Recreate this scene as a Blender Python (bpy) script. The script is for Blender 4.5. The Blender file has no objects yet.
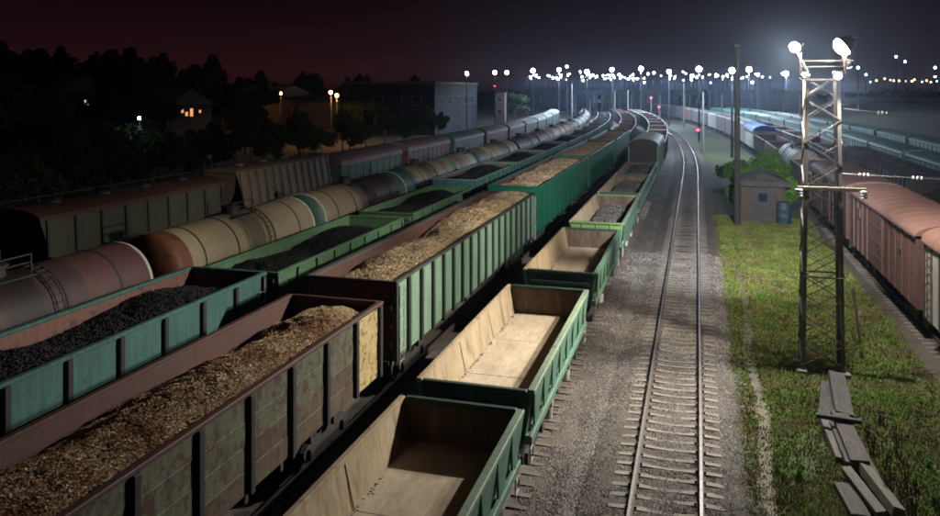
import bpy, math, random
from mathutils import Vector, Matrix, noise as mnoise
R = math.radians
rnd = random.Random(7)
scene = bpy.context.scene
col = scene.collection

# ------------------------------------------------------------------ camera, sky, fill sun, exposure
F, THETA, CAMZ = 778.0, math.atan(227 / 778), 9.63
cam_d = bpy.data.cameras.new('camera'); cam = bpy.data.objects.new('camera', cam_d); col.objects.link(cam)
cam.location = (0, 0, CAMZ); cam.rotation_euler = (R(90), 0, THETA)
cam_d.sensor_width = 36; cam_d.lens = F / 940 * 36; cam_d.shift_y = -169 / 940
cam_d.clip_start = 0.5; cam_d.clip_end = 8000
scene.camera = cam

world = bpy.data.worlds.new('World'); scene.world = world; world.use_nodes = True
wt = world.node_tree; wt.nodes.clear()
def wn(t, **k):
    n = wt.nodes.new(t)
    for a, b in k.items(): setattr(n, a, b)
    return n
w_out = wn('ShaderNodeOutputWorld'); w_add = wn('ShaderNodeAddShader')
w_sky = wn('ShaderNodeTexSky', sky_type='NISHITA', sun_disc=False, sun_elevation=R(-6), sun_rotation=R(200))
w_b1 = wn('ShaderNodeBackground'); w_b1.inputs['Strength'].default_value = 0.06
wt.links.new(w_sky.outputs[0], w_b1.inputs[0])
# light pollution over the town: dull red, purple over the lit yard
w_tc = wn('ShaderNodeTexCoord'); w_sep = wn('ShaderNodeSeparateXYZ')
wt.links.new(w_tc.outputs['Generated'], w_sep.inputs[0])
w_r = wn('ShaderNodeValToRGB'); e = w_r.color_ramp.elements
e[0].position = 0.0; e[0].color = (.027, .0065, .0070, 1); e[1].position = 0.14; e[1].color = (.0024, .0011, .0018, 1)
k = e.new(0.05); k.color = (.013, .0036, .0046, 1)
w_p = wn('ShaderNodeValToRGB'); e = w_p.color_ramp.elements
e[0].position = 0.0; e[0].color = (.024, .019, .030, 1); e[1].position = 0.17; e[1].color = (.0030, .0017, .0028, 1)
k = e.new(0.05); k.color = (.0125, .0085, .0135, 1)
wt.links.new(w_sep.outputs['Z'], w_r.inputs[0]); wt.links.new(w_sep.outputs['Z'], w_p.inputs[0])
w_m = wn('ShaderNodeMapRange'); w_m.inputs['From Min'].default_value = -0.52; w_m.inputs['From Max'].default_value = 0.05
w_m.interpolation_type = 'SMOOTHSTEP'
wt.links.new(w_sep.outputs['X'], w_m.inputs['Value'])
w_mix = wn('ShaderNodeMix', data_type='RGBA')
wt.links.new(w_m.outputs[0], w_mix.inputs[0]); wt.links.new(w_r.outputs[0], w_mix.inputs[6]); wt.links.new(w_p.outputs[0], w_mix.inputs[7])
w_b2 = wn('ShaderNodeBackground'); w_b2.inputs['Strength'].default_value = 1.0
wt.links.new(w_mix.outputs[2], w_b2.inputs[0])
wt.links.new(w_b1.outputs[0], w_add.inputs[0]); wt.links.new(w_b2.outputs[0], w_add.inputs[1]); wt.links.new(w_add.outputs[0], w_out.inputs[0])

fill_sun_d = bpy.data.lights.new('moon', 'SUN'); moon = bpy.data.objects.new('moon', fill_sun_d); col.objects.link(moon)
fill_sun_d.energy = 0.02; fill_sun_d.angle = R(12); fill_sun_d.color = (1, .96, .90)  # added weak fill from ahead right, no moon in view
moon.rotation_euler = Vector((-.50, -.38, -.78)).to_track_quat('-Z', 'Y').to_euler()

vs = scene.view_settings; vs.view_transform = 'Standard'; vs.look = 'None'; vs.exposure = 0.0; vs.gamma = 1.0
scene.cycles.use_denoising = True
scene.cycles.max_bounces = 5; scene.cycles.volume_bounces = 0; scene.cycles.diffuse_bounces = 3
scene.cycles.sample_clamp_indirect = 2.0; scene.cycles.filter_width = 1.8
HAZE_DENSITY = 0.0003

# ------------------------------------------------------------------ photo pixel -> place
ct, st = math.cos(THETA), math.sin(THETA)
def at(px, py, z=None, X=None):
    """pixel of the 940 px photograph -> point at height z above the rails, or on the line X"""
    zc = (CAMZ - z) * F / (py - 89) if z is not None else X / ((px - 470) / F * ct - st)
    xc = (px - 470) / F * zc
    return Vector((xc * ct - zc * st, xc * st + zc * ct, CAMZ - (py - 89) / F * zc))
def at_y(px, py, Y):
    t = (px - 470) / F
    zc = Y / (t * st + ct)
    xc = t * zc
    return Vector((xc * ct - zc * st, Y, CAMZ - (py - 89) / F * zc))

GZ = -0.34                                   # ground level below the rail tops
XREF, S0, RAD = -0.70, 90.0, 850.0           # all tracks bend left beyond S0
CX = XREF - RAD
def track_point(X, s):
    if s <= S0: return X, s, 0.0
    a = (s - S0) / (X - CX)
    return CX + (X - CX) * math.cos(a), S0 + (X - CX) * math.sin(a), a

# ------------------------------------------------------------------ materials
def nodes(name):
    m = bpy.data.materials.new(name); m.use_nodes = True
    nt = m.node_tree; b = nt.nodes['Principled BSDF']
    return m, nt, b
def new(nt, t, **k):
    n = nt.nodes.new(t)
    for a, v in k.items(): setattr(n, a, v)
    return n
def ramp(nt, fac, stops):
    r = new(nt, 'ShaderNodeValToRGB'); e = r.color_ramp.elements
    while len(e) < len(stops): e.new(0.5)
    for el, (p, c) in zip(e, stops):
        el.position = p; el.color = (*c, 1) if len(c) == 3 else c
    nt.links.new(fac, r.inputs[0]); return r.outputs[0]
def coords(nt, scale=(1, 1, 1), shift=True):
    tc = new(nt, 'ShaderNodeTexCoord'); mp = new(nt, 'ShaderNodeMapping'); mp.inputs['Scale'].default_value = scale
    nt.links.new(tc.outputs['Object'], mp.inputs['Vector'])
    if shift:
        oi = new(nt, 'ShaderNodeObjectInfo'); v = new(nt, 'ShaderNodeVectorMath', operation='MULTIPLY')
        v.inputs[1].default_value = (.37, .71, .13); nt.links.new(oi.outputs['Location'], v.inputs[0])
        nt.links.new(v.outputs[0], mp.inputs['Location'])
    return mp.outputs[0]
def nz(nt, vec, scale, detail=6, rough=.6, dist=0.0):
    n = new(nt, 'ShaderNodeTexNoise'); n.inputs['Scale'].default_value = scale; n.inputs['Detail'].default_value = detail
    n.inputs['Roughness'].default_value = rough; n.inputs['Distortion'].default_value = dist
    nt.links.new(vec, n.inputs['Vector']); return n.outputs['Fac']
def mix(nt, fac, a, b, mode='MIX'):
    m = new(nt, 'ShaderNodeMix', data_type='RGBA', blend_type=mode)
    for s, v in ((0, fac), (6, a), (7, b)):
        if hasattr(v, 'is_linked') or isinstance(v, bpy.types.NodeSocket): nt.links.new(v, m.inputs[s])
        elif s == 0: m.inputs[0].default_value = v
        else: m.inputs[s].default_value = (*v, 1)
    return m.outputs[2]
def bump(nt, b, h, strength=.4, dist=.02):
    bp = new(nt, 'ShaderNodeBump'); bp.inputs['Strength'].default_value = strength; bp.inputs['Distance'].default_value = dist
    nt.links.new(h, bp.inputs['Height']); nt.links.new(bp.outputs[0], b.inputs['Normal'])
def paint(name, base, rust=.35, rustc=(.13, .055, .03), dirt=.55, rough=.62, alt=None, scale=1.0, streak=1.0, fine=14, spill=0):
    """old wagon paint: faded patches, rust scabs, runs of dirt"""
    m, nt, b = nodes(name)
    v = coords(nt); vz = coords(nt, (2.2, 2.2, .22))
    big = nz(nt, v, .55 * scale, 5); med = nz(nt, v, 2.6 * scale, 9, .68, .6); fi = nz(nt, v, fine, 6, .7); run = nz(nt, vz, 3.2, 6, .65)
    alt = alt or tuple(c * .62 + .02 for c in base)
    c = mix(nt, ramp(nt, big, [(.35, (0, 0, 0)), (.68, (1, 1, 1))]), base, alt)
    c = mix(nt, ramp(nt, run, [(.42, (0, 0, 0)), (.75, (dirt * streak,) * 3)]), c, tuple(x * .30 for x in base))
    c = mix(nt, ramp(nt, fi, [(.30, (dirt * .7,) * 3), (.62, (0, 0, 0))]), c, tuple(x * .45 for x in base))
    if spill:
        tc = new(nt, 'ShaderNodeTexCoord'); sx = new(nt, 'ShaderNodeSeparateXYZ'); nt.links.new(tc.outputs['Object'], sx.inputs[0])
        ab = new(nt, 'ShaderNodeMath', operation='ABSOLUTE'); nt.links.new(sx.outputs['Y'], ab.inputs[0])
        mr = new(nt, 'ShaderNodeMapRange'); mr.inputs['From Min'].default_value = .25; mr.inputs['From Max'].default_value = 1.9; mr.inputs['To Min'].default_value = .38; mr.inputs['To Max'].default_value = -.25
        nt.links.new(ab.outputs[0], mr.inputs['Value']); ad = new(nt, 'ShaderNodeMath', operation='ADD'); nt.links.new(mr.outputs[0], ad.inputs[0]); nt.links.new(nz(nt, coords(nt, (.5, 2.4, .18)), 2.2, 7, .7), ad.inputs[1])
        c = mix(nt, ramp(nt, ad.outputs[0], [(.56, (0, 0, 0)), (.78, (spill,) * 3)]), c, tuple(x * .16 for x in base))
    t = .78 - rust * .45
    rm = ramp(nt, med, [(t - .035, (0, 0, 0)), (t + .05, (1, 1, 1))])
    rc = ramp(nt, fi, [(.3, tuple(x * .5 for x in rustc)), (.7, rustc)])
    c = mix(nt, rm, c, rc)
    nt.links.new(c, b.inputs['Base Color']); b.inputs['Roughness'].default_value = rough
    bump(nt, b, mix(nt, .5, med, fi), .35, .015)
    return m
def earth(name, stops, scale=1.0, fine=30, bstr=.6, bdist=.03, rough=.95, stretch=(1, 1, 1), shift=False, finestops=None):
    m, nt, b = nodes(name)
    v = coords(nt, stretch, shift)
    big = nz(nt, v, scale, 8, .65, .3); fi = nz(nt, v, fine, 4, .75)
    c = ramp(nt, big, stops)
    c = mix(nt, .75, c, ramp(nt, fi, finestops or [(.25, (.35, .35, .35)), (.75, (1.25, 1.25, 1.25))]), 'MULTIPLY')
    nt.links.new(c, b.inputs['Base Color']); b.inputs['Roughness'].default_value = rough
    bump(nt, b, fi, bstr, bdist)
    return m
def islands(name, stops, rough=.9, trans=0, spec=.2, rw=.55, alt=None, off=-.42):
    """each loose piece (chip, stone, leaf) its own shade"""
    m, nt, b = nodes(name)
    g = new(nt, 'ShaderNodeNewGeometry')
    v = coords(nt, (1, 1, 1), False); big = nz(nt, v, .7, 4)
    f = new(nt, 'ShaderNodeMath', operation='MULTIPLY_ADD'); f.inputs[1].default_value = rw
    h = new(nt, 'ShaderNodeMath', operation='MULTIPLY_ADD'); h.inputs[1].default_value = 1.3; h.inputs[2].default_value = off
    nt.links.new(big, h.inputs[0]); nt.links.new(g.outputs['Random Per Island'], f.inputs[0]); nt.links.new(h.outputs[0], f.inputs[2])
    c = ramp(nt, f.outputs[0], stops)
    if alt: c = mix(nt, ramp(nt, nz(nt, v, 1.1, 5, .6, .5), [(.42, (0, 0, 0)), (.60, (1, 1, 1))]), c, ramp(nt, f.outputs[0], alt))
    nt.links.new(c, b.inputs['Base Color'])
    b.inputs['Roughness'].default_value = rough; b.inputs['Specular IOR Level'].default_value = spec
    return m
def glow(name, colr, strength):
    m, nt, b = nodes(name)
    b.inputs['Base Color'].default_value = (*colr, 1); b.inputs['Emission Color'].default_value = (*colr, 1); b.inputs['Emission Strength'].default_value = strength
    return m
def plain(name, c, rough=.6, metal=0):
    m, nt, b = nodes(name); v = coords(nt); fi = nz(nt, v, 6, 8, .7)
    nt.links.new(ramp(nt, fi, [(.3, tuple(x * .55 for x in c)), (.7, tuple(x * 1.15 for x in c))]), b.inputs['Base Color'])
    b.inputs['Roughness'].default_value = rough; b.inputs['Metallic'].default_value = metal; bump(nt, b, fi, .25, .01); return m

M = {}
M['olive'] = paint('olive_paint', (.145, .155, .090), .56, (.080, .040, .028), .95, alt=(.095, .100, .070), scale=1.5, fine=9)
M['olivebrown'] = paint('brown_board_paint', (.105, .070, .048), .50, (.060, .032, .025), .95, alt=(.12, .105, .068), scale=1.5, fine=9)
M['lamplit'] = paint('lamplit_yellow_paint', (.50, .39, .17), .50, (.10, .05, .03), .5, alt=(.40, .30, .13), scale=2.2)  # lighter paint with the lamplight on the end bay put into its yellow
M['rustred'] = paint('rust_red_paint', (.095, .036, .030), .45, (.09, .04, .028), .5)
M['inner_red'] = paint('inner_red', (.105, .044, .039), .45, (.12, .055, .04), .5)
M['inner_pink'] = paint('inner_pink', (.195, .086, .068), .45, (.06, .03, .03), .5)
M['black_iron'] = paint('black_iron', (.016, .016, .016), .2, (.03, .018, .014), .4, rough=.7)
M['dark_iron'] = paint('dark_iron', (.035, .033, .030), .35, (.06, .032, .022), .5, rough=.7)
M['teal'] = paint('teal_paint', (.058, .172, .145), .34, (.07, .042, .034), .9, alt=(.042, .132, .116), scale=1.4)
M['green'] = paint('green_paint', (.085, .195, .100), .28, (.09, .055, .035), .7, alt=(.115, .205, .105))
M['pale_green'] = paint('pale_green_paint', (.24, .38, .275), .30, (.15, .085, .05), .75, alt=(.19, .31, .22), scale=1.3)
M['ribgreen'] = paint('rib_green_paint', (.014, .034, .024), .25, (.03, .02, .015), .5)
M['emerald'] = paint('emerald_paint', (.004, .125, .066), .05, (.03, .04, .03), .4, alt=(.006, .100, .056), rough=.5)
M['dumpgreen'] = paint('dump_green_paint', (.105, .235, .160), .34, (.10, .06, .04), .85, alt=(.13, .235, .15), scale=1.6)
M['dumpdark'] = paint('dump_dark_green', (.030, .070, .050), .25, (.06, .04, .03), .5)
M['dumprim'] = paint('dump_rim_paint', (.25, .335, .215), .34, (.13, .075, .05), .75)
M['lime'] = paint('lime_paint', (.15, .27, .075), .25, (.12, .08, .04), .4)
M['dust'] = earth('dusty_boards', [(.28, (.30, .235, .155)), (.45, (.44, .355, .25)), (.70, (.56, .465, .345))], 1.3, 9, .3, .015, stretch=(1, .35, 1), shift=True,
                  finestops=[(.25, (.62, .60, .56)), (.7, (1.06, 1.05, 1.04))])
M['endshade'] = earth('end_shade_dust', [(.30, (.075, .052, .036)), (.5, (.13, .095, .066)), (.72, (.22, .165, .115))], 1.6, 9, .3, .015, stretch=(1.5, 1.5, .4), shift=True)  # dust darkened to carry the shade on the inner end walls
M['dustgrey'] = earth('grey_dust', [(.25, (.20, .17, .14)), (.5, (.30, .26, .22)), (.75, (.37, .32, .27))], 1.1, 9, .3, .015, stretch=(1, .35, 1), shift=True)
M['dustwall'] = earth('dusty_wall', [(.30, (.20, .14, .085)), (.46, (.37, .285, .18)), (.70, (.48, .385, .255))], 1.5, 11, .3, .015, stretch=(1.5, 1.5, .3), shift=True,
                  finestops=[(.25, (.6, .57, .5)), (.7, (1.06, 1.05, 1.04))])
M['cream'] = paint('cream_tank', (.42, .35, .22), .14, (.14, .06, .03), .45, alt=(.34, .28, .18), spill=.85)
M['tan'] = paint('tan_tank', (.30, .24, .16), .18, (.10, .05, .03), .6, alt=(.22, .17, .12), spill=.85)
M['purple'] = paint('purple_brown_tank', (.072, .040, .042), .25, (.045, .026, .022), .5, alt=(.05, .030, .033), spill=.85)
M['plum'] = paint('plum_tank', (.125, .050, .052), .28, (.06, .03, .025), .6, alt=(.095, .042, .044))
M['rusttan'] = paint('rust_tank', (.20, .075, .035), .4, (.07, .03, .02), .5, alt=(.15, .055, .03))
M['white'] = paint('white_paint', (.56, .55, .52), .08, (.2, .12, .08), .35, spill=.85)
M['offwhite'] = paint('off_white_paint', (.52, .50, .44), .14, (.2, .11, .07), .45)
M['tealcap'] = paint('teal_cap', (.045, .135, .115), .15, (.08, .05, .03), .5)
M['yellowtan'] = paint('yellow_tan_tank', (.35, .27, .12), .18, (.12, .06, .03), .5, spill=.85)
M['brownbox'] = paint('brown_box_paint', (.185, .092, .080), .30, (.10, .048, .038), .75, alt=(.155, .085, .078), scale=1.6)
M['brownroof'] = paint('brown_roof_paint', (.32, .165, .125), .30, (.16, .085, .065), .65, alt=(.27, .155, .13), scale=1.4)
M['pinkroof'] = paint('pink_roof_paint', (.36, .19, .14), .25, (.18, .08, .06), .5)
M['hopper_tan'] = paint('hopper_tan', (.24, .185, .125), .22, (.08, .045, .03), .6)
M['hopper_olive'] = paint('hopper_olive', (.080, .080, .048), .25, (.08, .05, .03), .6)
M['hopper_green'] = paint('hopper_green', (.06, .14, .105), .2, (.06, .04, .03), .5)
M['hopper_mauve'] = paint('hopper_mauve', (.19, .105, .105), .2, (.09, .05, .04), .5)
M['roofgreen'] = paint('pale_teal_roof', (.15, .28, .225), .12, (.08, .07, .05), .6, alt=(.10, .21, .165))
M['bluetarp'] = paint('blue_roof', (.035, .12, .42), .05, (.05, .05, .06), .3)
M['steel'] = plain('rail_steel', (.30, .285, .27), .48, .9)
M['railrust'] = plain('rail_rust', (.085, .055, .04), .8)
M['wheel'] = plain('wheel_steel', (.09, .075, .065), .6, .3)
M['grease'] = plain('pale_grease', (.42, .40, .37), .6)
M['sleeper'] = earth('sleeper_concrete', [(.3, (.16, .142, .12)), (.7, (.29, .262, .225))], 2.0, 24, .5, .01, shift=True)
M['backlit'] = earth('backlit_pole', [(.3, (.028, .026, .024)), (.7, (.05, .046, .042))], 1.5, 20, .4, .01, shift=True)  # near black: the pole's backlit shade put into its colour
M['oldsleeper'] = earth('old_sleeper', [(.3, (.085, .072, .058)), (.7, (.165, .142, .118))], 2.0, 24, .5, .01, shift=True)
M['concrete'] = earth('pole_concrete', [(.3, (.20, .19, .18)), (.7, (.30, .29, .27))], 1.5, 20, .4, .01, shift=True)
M['ballast'] = earth('ballast', [(.30, (.095, .080, .068)), (.48, (.155, .135, .118)), (.72, (.235, .215, .195))], .55, 17, 1.0, .06, finestops=[(.30, (.25, .24, .23)), (.72, (1.5, 1.48, 1.45))])
M['bed'] = earth('oily_ballast', [(.3, (.085, .068, .055)), (.7, (.165, .138, .115))], .9, 17, 1.0, .06, finestops=[(.30, (.25, .24, .23)), (.72, (1.4, 1.38, 1.35))])
M['soil'] = earth('dark_soil', [(.3, (.035, .040, .022)), (.5, (.055, .060, .028)), (.7, (.085, .070, .045))], .35, 12, .8, .08)
M['verge'] = earth('verge_soil', [(.30, (.050, .085, .018)), (.50, (.075, .100, .025)), (.66, (.100, .100, .038)), (.85, (.15, .125, .070))], .62, 14, .8, .06)
M['path'] = earth('trodden_path', [(.3, (.13, .115, .080)), (.7, (.215, .185, .14))], 1.2, 22, .8, .03)
M['stones'] = islands('ballast_stones', [(0, (.055, .049, .045)), (.35, (.125, .112, .103)), (.7, (.205, .188, .176)), (1, (.37, .345, .325))], rw=.9, off=-.58)
M['grass'] = islands('grass_blades', [(0, (.055, .110, .014)), (.4, (.120, .195, .028)), (.7, (.185, .23, .046)), (1, (.30, .26, .11))], rw=.7, off=-.5, alt=[(0, (.055, .050, .018)), (.5, (.14, .125, .045)), (1, (.27, .22, .11))])
M['weed'] = islands('dry_weeds', [(0, (.05, .035, .02)), (.5, (.12, .075, .04)), (1, (.17, .13, .06))])
M['leaf'] = islands('bush_leaves', [(0, (.030, .075, .010)), (.5, (.090, .20, .024)), (1, (.18, .32, .045))])
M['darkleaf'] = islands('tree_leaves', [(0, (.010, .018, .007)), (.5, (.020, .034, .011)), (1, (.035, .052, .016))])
M['bark'] = earth('bark', [(.3, (.06, .045, .03)), (.7, (.12, .09, .065))], 3, 20, .8, .03, stretch=(1, 1, .3), shift=True)
M['chips'] = islands('wood_chips', [(0, (.10, .050, .025)), (.30, (.28, .17, .090)), (.60, (.47, .33, .19)), (.85, (.66, .52, .34)), (1, (.80, .70, .52))], rw=.8, off=-.5, alt=[(0, (.07, .025, .014)), (.35, (.22, .095, .045)), (.65, (.37, .20, .10)), (.88, (.55, .38, .22)), (1, (.74, .60, .42))])
M['chips_pale'] = islands('pale_wood_chips', [(0, (.20, .12, .065)), (.30, (.40, .275, .16)), (.60, (.58, .44, .28)), (.85, (.72, .60, .42)), (1, (.84, .76, .60))], rw=.6, off=-.36)
M['chippale'] = earth('pale_chip_mass', [(.3, (.33, .225, .13)), (.55, (.48, .36, .225)), (.75, (.58, .46, .31))], 1.1, 26, 1.0, .05, shift=True)
M['chipbase'] = earth('chip_mass', [(.3, (.20, .105, .050)), (.55, (.36, .235, .13)), (.75, (.48, .34, .20))], 1.1, 26, 1.0, .06, shift=True)
M['coal'] = islands('coal_lumps', [(0, (.005, .005, .007)), (.6, (.011, .011, .014)), (1, (.024, .024, .031))], .7, spec=.25)
M['coalbase'] = earth('coal_mass', [(.3, (.006, .006, .008)), (.7, (.017, .017, .022))], 2, 16, 1, .08, rough=.8, shift=True)
M['gravel_load'] = earth('grey_load', [(.3, (.095, .084, .078)), (.7, (.18, .163, .15))], 1.5, 18, .8, .05, shift=True)
M['plank'] = earth('old_plank', [(.3, (.055, .047, .040)), (.7, (.135, .117, .098))], 2.0, 30, .7, .012, stretch=(6, 1, 6), shift=True)
M['plank_pale'] = earth('pale_plank', [(.3, (.10, .086, .068)), (.7, (.20, .172, .14))], 2.0, 30, .7, .012, stretch=(6, 1, 6), shift=True)
M['mast'] = paint('mast_paint', (.105, .088, .064), .38, (.09, .045, .028), .5)
M['plaster'] = earth('hut_plaster', [(.3, (.075, .055, .042)), (.7, (.125, .095, .072))], 1.5, 18, .4, .02, shift=True)
M['brickdark'] = earth('hut_plinth', [(.3, (.06, .055, .05)), (.7, (.11, .10, .09))], 2, 20, .5, .02, shift=True)
M['felt'] = earth('roof_felt', [(.3, (.035, .032, .032)), (.7, (.075, .070, .068))], 1.5, 20, .5, .02, shift=True)
M['door'] = paint('door_paint', (.030, .035, .045), .2, (.05, .03, .02), .5)
M['barrel'] = paint('blue_barrel', (.030, .070, .095), .30, (.08, .05, .03), .5)
M['insulator'] = plain('porcelain', (.72, .70, .66), .25)
M['fence'] = plain('fence_concrete', (.30, .28, .25), .9)
M['wallgrey'] = earth('warehouse_wall', [(.3, (.011, .014, .022)), (.7, (.018, .022, .032))], .3, 4, .3, .03, shift=True)
M['housewall'] = earth('house_wall', [(.3, (.024, .020, .018)), (.7, (.045, .037, .032))], .5, 6, .3, .03, shift=True)
M['houseroof'] = earth('house_roof', [(.3, (.07, .055, .05)), (.7, (.12, .10, .09))], .8, 8, .4, .03, shift=True)
M['glass'] = plain('dark_glass', (.02, .025, .03), .15)
M['wire'] = plain('wire', (.22, .21, .20), .5, .5)
M['lens'] = glow('flood_lens', (1.0, .965, .90), 60)
M['lens_far'] = glow('far_flood_lens', (.90, .95, 1.0), 80)
M['lens_cool'] = glow('cool_flood_lens', (.62, .80, 1.0), 36)
M['lens_dim'] = glow('dim_flood_lens', (1.0, .93, .80), 14)
M['lens_small'] = glow('small_flood_lens', (1.0, .97, .92), 14)
M['lens_blue'] = glow('blue_flood_lens', (.45, .72, 1.0), 14)
M['lens_orange'] = glow('sodium_lens', (1.0, .42, .12), 34)
M['lens_red'] = glow('signal_red', (1.0, .03, .07), 16)
M['window_lit'] = glow('lit_window', (.75, .85, .80), 1.1)
M['window_warm'] = glow('warm_window', (1.0, .40, .13), 1.0)
M['window_cool'] = glow('cool_window', (.35, .55, .75), .035)

# ------------------------------------------------------------------ mesh helpers
class G:
    def __init__(s): s.v = []; s.f = []; s.m = []; s.smooth = False
    def add(s, vs, fs, mi=0):
        o = len(s.v); s.v += [tuple(v) for v in vs]; s.f += [tuple(i + o for i in f) for f in fs]
        s.m += list(mi) if isinstance(mi, (list, tuple)) else [mi] * len(fs); return s
    def box(s, x0, x1, y0, y1, z0, z1, mi=0, taper=None):
        v = [(x, y, z) for z in (z0, z1) for y in (y0, y1) for x in (x0, x1)]
        f = [(0, 4, 6, 2), (1, 3, 7, 5), (0, 1, 5, 4), (2, 6, 7, 3), (0, 2, 3, 1), (4, 5, 7, 6)]     # -x +x -y +y -z +z
        return s.add(v, f, mi)
    def cbox(s, x0, x1, y0, y1, z0, z1, c=.015, mi=0):
        """box with chamfered edges"""
        X, Y, Z = (x0, x1), (y0, y1), (z0, z1); v = []; ix = {}
        for i in (0, 1):
            for j in (0, 1):
                for k in (0, 1):
                    sx, sy, sz = (c if i == 0 else -c), (c if j == 0 else -c), (c if k == 0 else -c)
                    for a in range(3):
                        ix[i, j, k, a] = len(v)
                        v.append((X[i] + (sx if a != 0 else 0), Y[j] + (sy if a != 1 else 0), Z[k] + (sz if a != 2 else 0)))
        f = []
        q = [(0, 0), (0, 1), (1, 1), (1, 0)]
        for i in (0, 1):
            for a in range(3):
                r = []
                for (p, t) in q:
                    cc = [0, 0, 0]; cc[a] = i; cc[(a + 1) % 3] = p; cc[(a + 2) % 3] = t; r.append(ix[cc[0], cc[1], cc[2], a])
                f.append(tuple(r) if i == 0 else tuple(reversed(r)))
        for a in range(3):
            b, d = (a + 1) % 3, (a + 2) % 3
            for i in (0, 1):
                for j in (0, 1):
                    def id_(e, which):
                        cc = [0, 0, 0]; cc[a] = e; cc[b] = i; cc[d] = j; return ix[cc[0], cc[1], cc[2], which]
                    f.append((id_(0, b), id_(0, d), id_(1, d), id_(1, b)))
        for i in (0, 1):
            for j in (0, 1):
                for k in (0, 1): f.append((ix[i, j, k, 0], ix[i, j, k, 1], ix[i, j, k, 2]))
        return s.add(v, f, mi)
    def prism(s, prof, a0, a1, axis='y', mi=0):
        """profile in the plane across axis, extruded from a0 to a1; y: (x,z)  x: (y,z)  z: (x,y)"""
        n = len(prof)
        def pt(p, a): return {'y': (p[0], a, p[1]), 'x': (a, p[0], p[1]), 'z': (p[0], p[1], a)}[axis]
        v = [pt(p, a0) for p in prof] + [pt(p, a1) for p in prof]
        f = [tuple(range(n)), tuple(reversed(range(n, 2 * n)))] + [(i, i + n, (i + 1) % n + n, (i + 1) % n) for i in range(n)]
        return s.add(v, f, mi)
    def tube(s, pts, r, n=8, mi=0):
        rs = r if isinstance(r, (list, tuple)) else [r] * len(pts)
        pts = [Vector(p) for p in pts]; v = []; f = []
        for i, p in enumerate(pts):
            d = (pts[min(i + 1, len(pts) - 1)] - pts[max(i - 1, 0)]).normalized()
            u = d.orthogonal().normalized() if abs(d.z) > .9 else d.cross(Vector((0, 0, 1))).normalized(); w = d.cross(u)
            for k in range(n):
                a = 2 * math.pi * k / n; v.append(p + u * (rs[i] * math.cos(a)) + w * (rs[i] * math.sin(a)))
        for i in range(len(pts) - 1):
            for k in range(n): f.append((i * n + k, (i + 1) * n + k, (i + 1) * n + (k + 1) % n, i * n + (k + 1) % n))
        f.append(tuple(range(n))); f.append(tuple(reversed(range((len(pts) - 1) * n, len(pts) * n))))
        s.smooth = True; return s.add(v, f, mi)
    def bar(s, p, q, w, d=None):
        """square bar between two points"""
        p, q = Vector(p), Vector(q); d = d or w; t = (q - p).normalized()
        u = t.cross(Vector((0, 0, 1))); u = u.normalized() if u.length > .05 else Vector((1, 0, 0)); x = t.cross(u)
        v = [e + u * (a * w / 2) + x * (b * d / 2) for e in (p, q) for a, b in ((-1, -1), (1, -1), (1, 1), (-1, 1))]
        return s.add(v, [(0, 3, 2, 1), (4, 5, 6, 7)] + [(i, (i + 1) % 4, (i + 1) % 4 + 4, i + 4) for i in range(4)])
    def lathe(s, prof, n=32, axis='y', c=(0, 0, 0), arc=None):
        """profile of (radius, position along axis)"""
        v = []; f = []; m = len(prof)
        for (r, a) in prof:
            for k in range(n):
                t = 2 * math.pi * k / n; p, q = r * math.cos(t), r * math.sin(t)
                if axis == 'y': v.append((c[0] + p, c[1] + a, c[2] + q))
                elif axis == 'z': v.append((c[0] + p, c[1] + q, c[2] + a))
                else: v.append((c[0] + a, c[1] + p, c[2] + q))
        for i in range(m - 1):
            for k in range(n): f.append((i * n + k, i * n + (k + 1) % n, (i + 1) * n + (k + 1) % n, (i + 1) * n + k))
        f.append(tuple(reversed(range(n)))); f.append(tuple(range((m - 1) * n, m * n)))
        s.smooth = True; return s.add(v, f)
    def mesh(s, name, mats):
        me = bpy.data.meshes.new(name); me.from_pydata(s.v, [], s.f)
        for m in mats: me.materials.append(m)
        if any(s.m): me.polygons.foreach_set('material_index', s.m)
        if s.smooth:
            me.shade_smooth(); me.set_sharp_from_angle(angle=R(38))
        me.update(); return me
def obj(name, g, mat, parent=None, loc=None):
    if isinstance(g, G): g = g.mesh(name, [M[m] if isinstance(m, str) else m for m in (mat if isinstance(mat, (list, tuple)) else [mat])])
    o = bpy.data.objects.new(name, g); col.objects.link(o)
    if parent: o.parent = parent
    if loc: o.location = loc
    return o
def tag(o, label=None, cat=None, group=None, kind=None):
    for k, v in (('label', label), ('category', cat), ('group', group), ('kind', kind)):
        if v: o[k] = v
    return o
def thing(name, label, cat, loc=(0, 0, 0), rz=0, group=None):
    o = bpy.data.objects.new(name, None); col.objects.link(o); o.empty_display_size = .3
    o.location = loc; o.rotation_euler = (0, 0, rz); return tag(o, label, cat, group)
def copy_tree(o, parent=None):
    c = o.copy(); col.objects.link(c); c.parent = parent
    for ch in list(o.children): copy_tree(ch, c)
    return c
def on_track(root, X, s):
    x, y, a = track_point(X, s); root.location = (x, y, 0); root.rotation_euler = (0, 0, a); return root

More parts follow.
